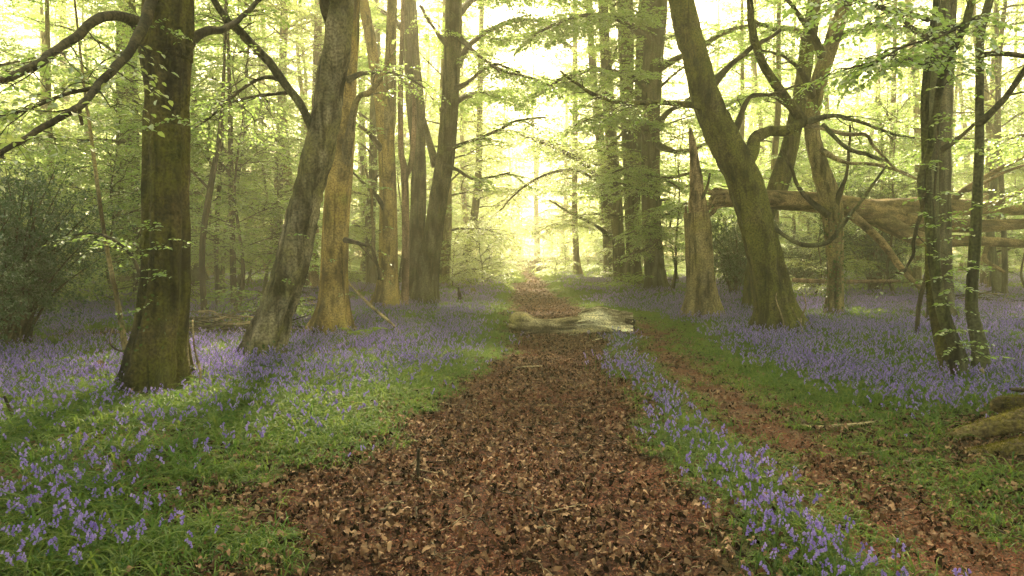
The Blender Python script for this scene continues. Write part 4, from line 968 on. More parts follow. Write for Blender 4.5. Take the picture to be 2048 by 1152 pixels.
# ------------------------------------------------------------------ the log across the path
lg = G(1145, 668)
log = empty("fallen_log", lg, "mossy curved log with a pale split top, lying across the path", "log")
dl = lg[1] + .1
m = MB(); q, qr = px_path([(1020, 650, dl, 18), (1030, 648, dl, 34), (1044, 649, dl, 38), (1062, 655, dl, 33), (1085, 659, dl, 30), (1120, 659, dl, 31), (1155, 656, dl, 34), (1190, 654, dl, 34), (1222, 655, dl + .02, 28), (1250, 658, dl + .05, 20)]); q = [a_ + np.array([0, 0, .035]) for a_ in q]; qr = [r_ * 1.18 for r_ in qr]
tube(m, q, qr, 44, 100, lambda th, s, xyz, r: .07 * fbm(xyz * 3.0, 3) + .05 * np.cos(5 * th + .8 * np.sin(s * 2.2)) + .035 * fbm(xyz * np.array([4., 18., 18.]), 2)); m.obj("bark_body", M_log, log)
# riven upper half: a wedge whose pale flat top tilts toward the viewer
NU, NV = 60, 22
us = np.linspace(0, 1, NU); V = []
pxs = 1138 + us * 130
tb = np.interp(pxs, [1138, 1152, 1165, 1180, 1198, 1212, 1230, 1250, 1268], [642, 633, 620, 615, 610, 613, 619, 622, 626])     # back edge, top
fb = np.interp(pxs, [1138, 1152, 1180, 1200, 1230, 1250, 1268], [650, 646, 642, 645, 652, 657, 660])                          # front edge
for k in range(NU):
    B_, F_ = P(pxs[k], tb[k], dl + .20), P(pxs[k], fb[k], dl - .24)
    jag = .03 * vnoise(np.array([[k * .7, 3.3, 1.0]]))[0]
    t = np.linspace(0, 1, NV)[:, None]; top = F_ * (1 - t) + B_ * t
    gr = .022 * fbm(np.stack([np.full(NV, us[k] * 2.2), t[:, 0] * 9 + .4 * math.sin(us[k] * 5), np.zeros(NV)], 1), 3) - .02 * (np.abs(vnoise(np.stack([np.full(NV, us[k] * 3), t[:, 0] * 16, np.ones(NV) * 5], 1))) < .12)
    top[:, 2] += gr + .02 * np.sin(np.pi * t[:, 0])
    th_ = .13 * min(1, us[k] * 5 + .15)
    und = np.array([B_ + [0, .03, -th_ * .6], B_ + [0, 0, -th_ * 1.2 - .05], F_ * .5 + B_ * .5 + [0, 0, -th_ - .08], F_ + [0, .06, -th_ - .03], F_ + [0, -.01, -th_ * .5]])
    ring = np.concatenate([top, und]); ring[:, 0] += jag; V.append(ring)
V = np.array(V); NR = NV + 5; ii = np.arange(NU - 1)[:, None] * NR; jj = np.arange(NR)[None]; jn = (jj + 1) % NR
qd = np.stack([ii + jj, ii + NR + jj, ii + NR + jn, ii + jn], -1).reshape(-1, 4)
cap = np.concatenate([V[0].mean(0)[None], V[-1].mean(0)[None]]); c0 = NU * NR
tr_ = np.concatenate([np.stack([np.full(NR, c0), jj[0], jn[0]], 1), np.stack([np.full(NR, c0 + 1), (NU - 1) * NR + jn[0], (NU - 1) * NR + jj[0]], 1)])
m = MB(); m.add(np.concatenate([V.reshape(-1, 3), cap]), qd, tr_); m.obj("split_wood", M_split, log, smooth=False)
m = MB(); splinters(m, P(1262, 652, dl), .15, 34, rng, (.03, .10), .3, .03, unit(np.array([1.0, -.2, 0]))); m.obj("rotten_end", M_core, log, kind="stuff")
limb(log, dict(path=[(1046, 655, dl - .12, 15), (1030, 656, dl - .18, 13), (1019, 654, dl - .2, 11)], name="knot_stub", mat=M_log))
limb(log, dict(path=[(1036, 650, dl - .1, 8), (1026, 646, dl - .12, 5), (1019, 640, dl - .12, 2)], name="knot_stub", mat=M_log))
def stick(name, label, spec, mat, cat="stick", twigs_=()):
    q, qr = px_path(spec); o = None
    root = empty(name, q[0], label, cat)
    m = MB(); tube(m, q, qr, 8, max(12, len(q) * 5), branch_disp(len(label))); m.obj("shaft", mat, root)
    for t_ in twigs_:
        q, qr = px_path(t_); m = MB(); tube(m, q, qr, 6, 10, branch_disp(2)); m.obj("side_twig", mat, root)
    return root
def gd(px, py, up=0):            # depth of ground under a pixel
    return float(G(px, py)[1]) - up
d1 = gd(1160, 676)
stick("dead_branch", "small pale forked branch lying against the front of the log", [(1135, 674, d1 - .02, 2.5), (1142, 669, d1, 2.5), (1156, 672, d1, 2.5), (1175, 676, d1, 2.5)], M_split, "branch", [[(1146, 671, d1, 2), (1152, 668, d1, 2), (1158, 668, d1, 1.5)]])
stick("twig", "pale thin twig on the leaves below the log's right end", [(1172, 686, gd(1172, 688), 2.2), (1190, 680, gd(1190, 682), 2.4), (1206, 676, gd(1206, 679), 2)], M_split, "twig")
stick("stick", "short mossy stick lying across the leaf litter path", [(1028, 738, gd(1028, 740), 7), (1050, 736, gd(1050, 739), 9), (1070, 735, gd(1070, 738), 8), (1086, 733, gd(1086, 736), 5)], M_log)
stick("stick", "dark peg of wood standing upright in the leaves", [(836, 955, gd(836, 955), 7), (836, 930, gd(836, 955), 7), (837, 898, gd(836, 955), 6)], M_twig)
stick("twig", "pale bent twig beside the upright dark peg", [(782, 952, gd(782, 954), 5), (815, 950, gd(815, 953), 6), (842, 958, gd(842, 961), 7), (864, 966, gd(864, 969), 6), (862, 978, gd(862, 981), 4), (878, 992, gd(878, 995), 3)], M_dead, "twig")
stick("stick", "brown stick in the leaf litter toward the bottom left of the path", [(726, 1053, gd(726, 1056), 7), (760, 1043, gd(760, 1047), 9), (795, 1036, gd(795, 1040), 9), (822, 1033, gd(822, 1036), 6)], M_pink)
stick("twig", "thin straight twig across the middle of the path", [(985, 866, gd(985, 868), 3), (1040, 857, gd(1040, 860), 4), (1075, 853, gd(1075, 855), 3)], M_twig, "twig")
stick("twig", "thin dark twig on the red mulch near the bottom of the path", [(905, 1038, gd(905, 1040), 3), (955, 1034, gd(955, 1036), 4), (985, 1062, gd(985, 1064), 3)], M_twig, "twig")
stick("dead_branch", "long thin branch leaning down into the bluebells before the forked beech", [(688, 556, 14.8, 4), (715, 585, 14.4, 5), (745, 615, 13.9, 6), (775, 640, 13.5, 6), (802, 666, 13.2, 5)], M_dead, "branch", [[(715, 585, 14.4, 3), (728, 578, 14.3, 2), (735, 566, 14.2, 1.5)]])
stick("dead_branch", "dark branch lying flat in the bluebells right of the golden trunk", [(712, 662, gd(712, 665), 4), (745, 658, gd(745, 662), 5), (790, 658, gd(790, 662), 5), (812, 660, gd(812, 663), 3)], M_twig, "branch")
stick("dead_branch", "bare dark branch lying between the leaning and golden beeches", [(572, 655, gd(572, 658), 4), (600, 658, gd(600, 661), 5), (632, 656, gd(632, 660), 5)], M_twig, "branch")
stick("dead_branch", "straight brown branch lying among the bluebells, snapped dark at its left end", [(1608, 852, gd(1608, 856), 14), (1622, 856, gd(1622, 860), 9), (1680, 852, gd(1680, 857), 8), (1740, 846, gd(1740, 850), 8), (1782, 832, gd(1782, 836), 6)], M_dead, "branch", [[(1610, 852, gd(1610, 856), 10), (1606, 842, gd(1610, 856), 8), (1602, 838, gd(1610, 856), 4)]])
stick("stick", "dark thin stick poking up at the left edge", [(32, 842, gd(32, 842), 6), (20, 818, gd(32, 842), 6), (8, 792, gd(32, 842), 5)], M_twig)
stick("pole", "thin fallen pole lying low behind the moss covered trunk", [(1585, 560, 22, 9), (1650, 563, 22, 8), (1720, 563, 22, 8), (1800, 562, 22, 6)], M_pink)
stick("stake", "dark broken stake standing by the left edge of the far path", [(922, 605, gd(922, 605), 8), (919, 590, gd(922, 605), 8), (917, 574, gd(922, 605), 3)], M_core)
stick("dead_branch", "dark bent branch hooked over the ground left of the thick beech", [(258, 705, 8.0, 5), (236, 700, 8.0, 4), (222, 690, 8.0, 4), (220, 670, 8.1, 3), (228, 655, 8.2, 2)], M_twig, "branch")
stick("hanging_twig", "dangling dead twig at the right side of the thick beech", [(385, 640, 7.6, 3), (388, 690, 7.5, 4), (396, 725, 7.45, 5), (401, 745, 7.4, 5), (399, 768, 7.4, 3)], M_dead, "twig")
rt = stick("shoot", "bare twiggy shoot at the right foot of the moss covered trunk", [(1606, 680, 12.9, 4), (1602, 640, 12.9, 4), (1612, 610, 12.9, 3), (1604, 585, 12.9, 2)], M_dead, "twig", [[(1603, 645, 12.9, 3), (1590, 630, 12.9, 2), (1584, 615, 12.9, 2)], [(1570, 686, 12.8, 3), (1566, 640, 12.8, 3), (1552, 600, 12.8, 2), (1554, 585, 12.8, 1.5)]])

# mossy roots at bottom right
def mossy_log(label, spec, seed, name="mossy_root"):
    q, qr = px_path(spec); root = empty(name, q[-1], label, "root")
    m = MB(); tube(m, q, qr, 28, 70, lambda th, s, xyz, r: .16 * fbm(xyz * 5 + seed, 3) + .08 * fbm(xyz * 20, 3) + .05 * np.cos(6 * th + 3 * np.sin(s * 3)) - .10 * (np.abs(vnoise(xyz * np.array([3., 9., 9.]))) < .10)); m.obj("bark_body", M_root, root)
    rg = np.random.default_rng(seed); w = MB(); pr = catmull(np.concatenate([np.array(q), np.array(qr)[:, None]], 1), 60)
    k = rg.integers(6, 60, 1100); th = rg.uniform(.1, 3.0, 1100)
    T = unit(np.gradient(pr[:, :3], axis=0))[k]; sd = unit(np.cross(T, [0, 0, 1.0])); up = np.cross(sd, T)
    out = sd * np.cos(th)[:, None] + up * np.sin(th)[:, None]
    leaves_mb(w, pr[k, :3] + out * (pr[k, 3] * .98)[:, None] + T * rg.normal(0, .02, (1100, 1)), unit(out + rg.normal(0, .6, (1100, 3))), unit(rg.normal(0, 1, (1100, 3))), rg.uniform(.012, .03, 1100), .006, rg.uniform(0, 1, 1100))
    w.obj("moss", M_mossleaf, root, smooth=False, kind="stuff"); return root
M_mossleaf = leafy("moss_tuft", [(.07, .065, .010), (.13, .11, .018)], [(.16, .15, .02), (.2, .18, .03)], .35)
dr_ = gd(1960, 890)
mossy_log("upper mossy root reaching left along the ground at the right edge", [(1866, 886, dr_ + .25, 10), (1905, 874, dr_ + .2, 24), (1960, 860, dr_ + .15, 34), (2010, 848, dr_ + .1, 42), (2060, 836, dr_ + .1, 48), (2140, 818, dr_ + .1, 54)], 3)
mossy_log("lower mossy root beneath the other at the right edge", [(1918, 918, dr_ - .3, 9), (1945, 909, dr_ - .3, 20), (1990, 903, dr_ - .3, 27), (2040, 894, dr_ - .3, 33), (2130, 880, dr_ - .3, 40)], 5)
mossy_log("yellow moss covered stump piece above the roots at the right edge", [(1986, 806, dr_ + .55, 18), (1996, 810, dr_ + .55, 34), (2030, 812, dr_ + .55, 40), (2080, 812, dr_ + .55, 42), (2140, 812, dr_ + .55, 42)], 7, "mossy_stump")
stick("stick", "dark snapped stick behind the mossy stump at the right edge", [(2020, 778, dr_ + .8, 5), (2040, 780, dr_ + .8, 9), (2090, 782, dr_ + .8, 9)], M_core)

# brushwood heaps: each stick its own piece
def heap(label, pxc, pyc, wpx, hpx, d, n, seed):
    rg = np.random.default_rng(seed); c = P(pxc, pyc, d); z0 = gz1(c[0], c[1])
    root = empty("brushwood_heap", (c[0], c[1], z0), label, "brushwood")
    W_, H_ = wpx * d / F_PX, hpx * d / F_PX
    for k in range(n):
        f = rg.uniform(-1, 1); L = rg.uniform(.5, 1.5) * W_ * .45; a = rg.normal(0, .5)
        cz = z0 + H_ * rg.uniform(0, 1) * (1 - abs(f) * .8) + .03
        p = np.array([c[0] + f * W_ * .5, c[1] + rg.uniform(-.6, .6), cz])
        dv = np.array([math.cos(a), math.sin(a) * .8, rg.normal(0, .16)])
        mid = p + rg.normal(0, .06, 3)
        e0, e1 = p - dv * L * .5, p + dv * L * .5
        e0[2] = max(e0[2], z0 + .01); e1[2] = max(e1[2], z0 + .01)
        r0 = rg.uniform(.008, .028)
        m = MB(); tube(m, [e0, mid, e1], [r0, r0 * .8, r0 * .35], 5, 9, branch_disp(k)); m.obj("stick", M_twig if k % 3 else M_dead, root)
heap("heap of brushwood between the thick dark beech and the leaning one", 460, 660, 230, 55, 13.2, 70, 4)
heap("smaller heap of sticks behind the golden trunk", 612, 600, 80, 40, 19, 24, 5)
heap("low scatter of branches beneath the fallen trunk at right", 1960, 545, 200, 30, 20, 26, 6)

# mossy stones / stumps
def lump(name, label, px, py, wpx, hpx, mat, cat, seed):
    g = G(px, py); s = g[1] / F_PX
    th = np.linspace(0, 2 * np.pi, 16, endpoint=False); ph = np.linspace(0, np.pi / 2, 7)
    V = np.array([[math.cos(t) * math.cos(p) * wpx * s / 2, math.sin(t) * math.cos(p) * wpx * s / 2, math.sin(p) * hpx * s] for p in ph[:-1] for t in th] + [[0, 0, hpx * s]])
    V = V * (1 + .3 * fbm(V * 6 + seed, 3))[:, None] + g - [0, 0, .02]
    q = [[a * 16 + b_, a * 16 + (b_ + 1) % 16, (a + 1) * 16 + (b_ + 1) % 16, (a + 1) * 16 + b_] for a in range(5) for b_ in range(16)]
    t = [[80 + b_, 80 + (b_ + 1) % 16, 96] for b_ in range(16)]
    m = MB(); m.add(V, q, t); me = m.mesh(name, mat, True, g)
    o = bpy.data.objects.new(name, me); COL.objects.link(o); o.location = g
    return tag(o, label, cat)
lump("mossy_stump", "small dark stump beside the broken stake by the far path", 940, 592, 34, 18, M_moss, "stump", 2)
lump("mossy_stump", "rotten reddish stump in the bluebells left of the thick beech", 200, 745, 36, 26, M_pink, "stump", 5)
lump("mossy_stump", "low mossed hump in the flowers further left of the thick beech", 222, 686, 30, 12, M_moss, "stump", 7)
lump("mossy_stump", "dark rounded stump at the foot of the forked beech", 748, 606, 20, 22, M_moss, "stump", 9)

# ferns
def fern(label, px, py, size, seed, n=6):
    g = G(px, py); rg = np.random.default_rng(seed); root = empty("fern", g, label, "fern")
    for k in range(n):
        a = k * 6.283 / n + rg.uniform(-.3, .3); L = size * rg.uniform(.7, 1.1)
        t = np.linspace(0, 1, 9); dh = np.array([math.cos(a), math.sin(a), 0])
        p = g + np.outer(t * L * .8, dh) + np.outer((t * 1.1 - .75 * t * t) * L, [0, 0, 1])
        m = MB(); tube(m, p[::2], np.linspace(.004, .001, 5), 4, 9, cap=False)
        tt = np.repeat(np.linspace(.15, .98, 22), 2); pos = np.stack([np.interp(tt, t, p[:, i]) for i in range(3)], 1)
        sd = np.array([-dh[1], dh[0], 0]) * np.where(np.arange(44) % 2, 1, -1)[:, None]
        leaves_mb(m, pos, unit(sd + dh * .35 + [0, 0, -.1]), np.tile([0, 0, 1.0], (44, 1)) + rg.normal(0, .15, (44, 3)), L * .26 * np.sin(np.pi * (tt * .85 + .12)) + .01, L * .05, rg.uniform(0, 1, 44), six=False)
        m.obj("frond", M_fern, root, smooth=False)
fern("bright green fern beside the foot of the golden trunk", 722, 682, .55, 1)
fern("pale fern among the bluebells at the far left", 95, 868, .26, 2, 5)
fern("small fern just right of the thick dark beech", 420, 668, .5, 3)
fern("yellow green fern behind the leaning beech", 600, 612, .6, 4)
fern("little upright fern left of the thick dark beech", 92, 738, .35, 5, 5)

# ------------------------------------------------------------------ ground cover prototypes (kept out of the scene, instanced by geometry nodes)
def lib(name, meshes):
    c = bpy.data.collections.new(name)
    for i, me in enumerate(meshes):
        o = bpy.data.objects.new(f"{name}_{i:02d}", me); c.objects.link(o)
    return c

def blade(mb, b, az, L, w, rise, a, seg=4):
    t = np.linspace(0, 1, seg + 1)
    dh = np.array([math.cos(az), math.sin(az), 0]); sd = np.array([-dh[1], dh[0], 0])
    p = b + np.outer(L * (t * math.cos(rise) + .25 * t * t), dh) + np.outer(L * (math.sin(rise) * t * 1.25 - (.35 + .55 * math.sin(rise)) * t ** 2.2), [0, 0, 1])
    ww = w * (1 - t ** 2.5) * .5 + .0006
    v = np.stack([p - sd * ww[:, None] + [0, 0, w * .18], p, p + sd * ww[:, None] + [0, 0, w * .18]], 1).reshape(-1, 3)
    q = []
    for i in range(seg): q += [[i * 3, i * 3 + 1, i * 3 + 4, i * 3 + 3], [i * 3 + 1, i * 3 + 2, i * 3 + 5, i * 3 + 4]]
    mb.add(v, q, None, a)

def tuft(seed, n, L, w, spread):
    rg = np.random.default_rng(seed); m = MB()
    for k in range(n):
        r = spread * math.sqrt(rg.uniform()); a0 = rg.uniform(0, 6.28)
        b = np.array([math.cos(a0) * r, math.sin(a0) * r, -.01])
        blade(m, b, rg.uniform(0, 6.28), L * rg.uniform(.6, 1.15), w * rg.uniform(.7, 1.2), rg.uniform(.6, 1.4), rg.uniform(0, 1))
    return m.mesh("tuft", M_blade, True)

def bell(mb, top, dirn, L, r, a, seg=6):
    """nodding bell: tube that flares into six curled-back tips"""
    dirn = unit(dirn); sx = unit(np.cross(dirn, [.2, .9, .3])); sy = np.cross(dirn, sx)
    rings = [(0, .45), (.25, .95), (.75, .9), (1.0, 1.5)]
    V = [top]
    for t, f in rings:
        for k in range(seg):
            an = 2 * math.pi * k / seg; V.append(top + dirn * L * (t if not (t == 1.0 and k % 2) else .84) + (sx * math.cos(an) + sy * math.sin(an)) * r * f)
    q = [[1 + j * seg + k, 1 + j * seg + (k + 1) % seg, 1 + (j + 1) * seg + (k + 1) % seg, 1 + (j + 1) * seg + k] for j in range(3) for k in range(seg)]
    t = [[0, 1 + (k + 1) % seg, 1 + k] for k in range(seg)]
    mb.add(np.array(V), q, t, a, 1)

def stem_flower(mb, b, rg, H, nb, seg=6, scale=1.0):
    az = rg.uniform(0, 6.28); dh = np.array([math.cos(az), math.sin(az), 0])
    t = np.linspace(0, 1, 7)
    p = b + np.outer(H * (t - .12 * t ** 4), [0, 0, 1]) + np.outer(H * (.05 * t + .16 * t ** 4), dh) + np.outer(rg.normal(0, .02) * t, [1, 0, 0])
    tube(mb, p, np.linspace(.0035, .0015, 7) * scale, 4, 8, cap=False, m=0)
    for k in range(nb):
        f = .68 + .32 * (k + .5) / nb
        c = np.array([np.interp(f, t, p[:, i]) for i in range(3)])
        s = rg.choice([-1, 1]); sd = np.array([-dh[1], dh[0], 0])
        o = unit(dh * rg.uniform(.3, 1.1) + sd * s * rg.uniform(0, .9) + [0, 0, -.15])
        tp = c + o * rg.uniform(.014, .024) * scale
        bell(mb, tp, unit(o * .35 + np.array([0, 0, -1.0])), rg.uniform(.014, .019) * scale, .0055 * scale, rg.uniform(0, 1), seg)

def flower_patch(seed, n, spread, H, nb, seg=5, scale=1.0):
    rg = np.random.default_rng(seed); m = MB()
    for k in range(n):
        r = spread * math.sqrt(rg.uniform()); a0 = rg.uniform(0, 6.28)
        stem_flower(m, np.array([math.cos(a0) * r, math.sin(a0) * r, -.01]), rg, H * rg.uniform(.55, 1.2), int(nb * rg.uniform(.7, 1.3)), seg, scale)
    return m.mesh("flowers", [M_stem, M_bell], True)

def dry_leaf(seed, mat):
    rg = np.random.default_rng(seed); n = 5
    L, w = .040, .024; curl, fold = rg.uniform(-.9, 1.0), rg.uniform(.0, .8)
    t = np.linspace(0, 1, n + 1); prof = np.sin(np.pi * np.clip(t * .92 + .04, 0, 1)) ** .8
    z = curl * .022 * np.sin(np.pi * t * rg.uniform(.7, 1.6)) + .006 * rg.normal(0, 1, n + 1).cumsum() * .4
    mid = np.stack([t * L - L / 2, np.zeros(n + 1), z], 1)
    wv = rg.normal(0, .004, (n + 1, 2))
    l = mid + np.stack([np.zeros(n + 1), w / 2 * prof, fold * w * .4 * prof + wv[:, 0]], 1)
    r = mid + np.stack([np.zeros(n + 1), -w / 2 * prof, fold * w * .4 * prof + wv[:, 1]], 1)
    V = np.stack([l, mid, r], 1).reshape(-1, 3); q = []
    for i in range(n): q += [[i * 3, i * 3 + 1, i * 3 + 4, i * 3 + 3], [i * 3 + 1, i * 3 + 2, i * 3 + 5, i * 3 + 4]]
    m = MB(); m.add(V, q, None, rg.uniform(0, 1)); return m.mesh("fallen_leaf", mat, True)

def chip_patch(seed):
    rg = np.random.default_rng(seed); m = MB(); n = 60
    pos = np.stack([rg.normal(0, .07, n), rg.normal(0, .07, n), rg.uniform(0, .008, n)], 1)
    leaves_mb(m, pos, unit(rg.normal(0, 1, (n, 3)) * [1, 1, .25]), unit(rg.normal(0, .4, (n, 3)) + [0, 0, 1]), rg.uniform(.008, .02, n), rg.uniform(.003, .007, n), rg.uniform(0, 1, n))
    return m.mesh("bud_scales", M_chip, False)

def scatter(name, coll, pts, rot, scl, idx, label, cat):
    me = bpy.data.meshes.new(name); me.vertices.add(len(pts)); me.vertices.foreach_set("co", np.asarray(pts, np.float32).ravel())
    a = me.attributes.new("rot", 'FLOAT_VECTOR', 'POINT'); a.data.foreach_set("vector", np.asarray(rot, np.float32).ravel())
    a = me.attributes.new("scl", 'FLOAT', 'POINT'); a.data.foreach_set("value", np.asarray(scl, np.float32))
    a = me.attributes.new("idx", 'INT', 'POINT'); a.data.foreach_set("value", np.asarray(idx, np.int32))
    o = bpy.data.objects.new(name, me); COL.objects.link(o)
    ng = bpy.data.node_groups.new(name, 'GeometryNodeTree')
    ng.interface.new_socket("Geometry", in_out='INPUT', socket_type='NodeSocketGeometry')
    ng.interface.new_socket("Geometry", in_out='OUTPUT', socket_type='NodeSocketGeometry')
    gi, go = ng.nodes.new("NodeGroupInput"), ng.nodes.new("NodeGroupOutput")
    ip = ng.nodes.new("GeometryNodeInstanceOnPoints"); ci = ng.nodes.new("GeometryNodeCollectionInfo")
    ci.inputs["Collection"].default_value = coll; ci.inputs["Separate Children"].default_value = True; ci.inputs["Reset Children"].default_value = True
    def na(nm, dt):
        n = ng.nodes.new("GeometryNodeInputNamedAttribute"); n.data_type = dt; n.inputs["Name"].default_value = nm; return n.outputs["Attribute"]
    L = ng.links.new
    e2r = ng.nodes.new("FunctionNodeEulerToRotation")
    L(na("rot", 'FLOAT_VECTOR'), e2r.inputs[0]); L(e2r.outputs[0], ip.inputs["Rotation"])
    L(gi.outputs[0], ip.inputs["Points"]); L(ci.outputs[0], ip.inputs["Instance"])
    ip.inputs["Pick Instance"].default_value = True
    L(na("idx", 'INT'), ip.inputs["Instance Index"]); L(na("scl", 'FLOAT'), ip.inputs["Scale"]); L(ip.outputs[0], go.inputs[0])
    o.modifiers.new("scatter", 'NODES').node_group = ng
    return tag(o, label, cat, None, "stuff")

def sample(n, y0, y1, rg, wide=.86, power=1.0, back=0.0):
    """points in the view wedge; power<1 favours the near end"""
    u = rg.uniform(0, 1, n); y = y0 + (y1 - y0) * u ** power
    x = rg.uniform(-1, 1, n) * (y * wide + .8)
    return x, y

sc = np.random.default_rng(99)
TUFTS = lib("tuft_kind", [tuft(300 + k, n, L, w, s) for k, (n, L, w, s) in enumerate([(14, .28, .012, .08), (18, .32, .012, .10), (12, .24, .010, .09), (20, .30, .011, .13), (14, .22, .010, .12)])])
WIDETUFT = lib("wide_tuft_kind", [tuft(320 + k, 60, .26, .014, .32) for k in range(4)])
LOWGRASS = lib("low_grass_kind", [tuft(340 + k, 36, .11, .006, .13) for k in range(3)])
FLOW = lib("bluebell_kind", [flower_patch(400 + k, 1, .01, .27, 7) for k in range(6)])
FLOWP = lib("bluebell_patch_kind", [flower_patch(420 + k, 7, .26, .27, 5, 4, 1.15) for k in range(5)])
FLOWF = lib("far_bluebell_patch_kind", [flower_patch(440 + k, 16, .42, .27, 5, 4, 1.5) for k in range(4)])
LEAVES = [dry_leaf(500 + k, M_litter) for k in range(10)]
LEAFL = lib("dry_leaf_kind", LEAVES + [dry_leaf(530 + k, M_mould) for k in range(4)])
CHIPS = lib("chip_kind", [chip_patch(600 + k) for k in range(4)])

TRUNKS = [(np.array([lg[0] + k * .28, dl - .1, 0]), .42) for k in range(-4, 5)] + [(np.array([lg[0] + k * .28, dl - .75, 0]), .32) for k in range(0, 6)] + [(G(a_, b_), r_) for a_, b_, r_ in ((1900, 895, .22), (1950, 905, .3), (1990, 912, .35), (2035, 905, .4), (1935, 870, .25))] + [(G(312, 785), .5), (G(516, 727), .36), (G(660, 670), .42), (G(1556, 668), .5), (G(1405, 632), .42), (G(1925, 770), .15), (G(1962, 770), .12)]
def free(x, y):
    f = np.ones_like(x, bool)
    for g, r in TRUNKS: f &= (x - g[0]) ** 2 + (y - g[1]) ** 2 > r * r
    return f
def place(x, y, keep, tilt=.12, s=(.75, 1.25), k=5, dz=0.0, rgn=sc, edge=False):
    x, y = x[keep], y[keep]; n = len(x)
    sc_ = rgn.uniform(*s, n)
    if edge: sc_ = sc_ * (.45 + .55 * sstep(-.05, .8, path_dist(x, y)))
    return np.stack([x, y, gz(x, y) + dz], 1), np.stack([rgn.normal(0, tilt, n), rgn.normal(0, tilt, n), rgn.uniform(0, 6.28, n)], 1), sc_, rgn.integers(0, k, n)

def cover(x, y):      # how green the ground is, 0..1
    return (1 - path_mask(x, y, .18)) * (1 - trail_mask(x, y, .15)) * (1 - .96 * bare_mask(x, y))
def path_dist(x, y):  # metres outside the nearest trodden edge
    xl, xr = np.interp(y, _L[0], _L[1]), np.interp(y, _R[0], _R[1])
    tc_, tw_ = np.interp(y, _T[0], _T[1]), np.interp(y, _tww[:, 0], _tww[:, 1])
    dt = np.where(y < 19, np.abs(x - tc_) - tw_, 9)
    return np.minimum(np.where(x < (xl + xr) / 2, xl - x, x - xr), dt)
def flowers(x, y):    # how thick the bluebells stand
    d = path_dist(x, y)
    left = x < np.interp(y, _L[0], _L[1])
    between = (~left) & (x < np.interp(y, _T[0], _T[1])) & (y < 19)
    f = np.where(left, sstep(.1, 1.0, d) * (.62 + .20 * sstep(4.6, 9.0, y)), np.where(between, .55 + .2 * sstep(.0, .4, d), sstep(.3, 1.4, d) * (.50 + .42 * sstep(5.4, 10.5, y + .25 * d))))
    patch = .55 + .9 * n2(x, y, .55, 3, 31.0)
    return np.clip(f * np.clip(patch + .25, .25, 1.3), 0, 1) * cover(x, y)

# near blades, one tuft at a time; farther, broad tufts
x, y = sample(15000, 2.0, 9.5, sc, power=.75); k = (sc.uniform(0, 1, len(x)) < cover(x, y) * (.85 + .3 * n2(x, y, 1.2, 2, 40.0))) & free(x, y)
scatter("bluebell_blades", TUFTS, *place(x, y, k, .15, (.6, 1.05), edge=True), "lush green strap leaves of the bluebells near the camera", "ground cover")
x, y = sample(15000, 9, 34, sc, power=.8); k = (sc.uniform(0, 1, len(x)) < cover(x, y)) & free(x, y)
scatter("meadow_blades", WIDETUFT, *place(x, y, k, .1, (.55, .9), 4, edge=True), "green leaves under the drifts of bluebells farther off", "ground cover")
x, y = sample(9000, 34, 75, sc, 0.8); k = sc.uniform(0, 1, len(x)) < (1 - path_mask(x, y, .3)) * .8
scatter("glade_grass", WIDETUFT, *place(x, y, k, .1, (1.0, 1.9), 4), "bright grass of the sunny glade in the background", "grass")
x, y = sample(22000, 2.5, 18, sc, power=.8); d = path_dist(x, y)
k = (sc.uniform(0, 1, len(x)) < np.where((d > -.15) & (d < .9), .75 - .5 * np.abs(d), .04)) & free(x, y) & (path_mask(x, y, .05) < .35)
scatter("short_grass", LOWGRASS, *place(x, y, k, .15, (.6, 1.3), 3), "short grass along the edges of both paths", "grass")
# bluebells: the nearest as things of their own, the rest as ground cover
x, y = sample(28000, 2.2, 9.5, sc, power=.8); k = (sc.uniform(0, 1, len(x)) < flowers(x, y) * 1.0) & free(x, y)
pts, rot, scl, idx = place(x, y, k, .16, (.5, 1.0), 6)
vis = (np.abs(pts[:, 0]) < pts[:, 1] * .735) & (pts[:, 1] > 2.9)
order = np.argsort(np.where(vis, pts[:, 1], 99)); near_i, rest = order[:300], order[300:]
scatter("bluebells", FLOW, pts[rest], rot[rest], scl[rest], idx[rest], "violet bluebells scattered over the nearer grass", "flowers")
x, y = sample(10500, 7.6, 22, sc, power=.85); k = (sc.uniform(0, 1, len(x)) < flowers(x, y)) & free(x, y)
scatter("bluebell_drift", FLOWP, *place(x, y, k, .08, (.6, 1.05), 5), "dense violet drifts of bluebells under the trees", "flowers")
x, y = sample(4200, 20, 46, sc, power=.85); k = sc.uniform(0, 1, len(x)) < np.clip(flowers(x, y) * 1.1, 0, 1) * sstep(46, 34, y)
scatter("far_bluebells", FLOWF, *place(x, y, k, .05, (.85, 1.2), 4), "pale violet haze of bluebells far under the trees", "flowers")

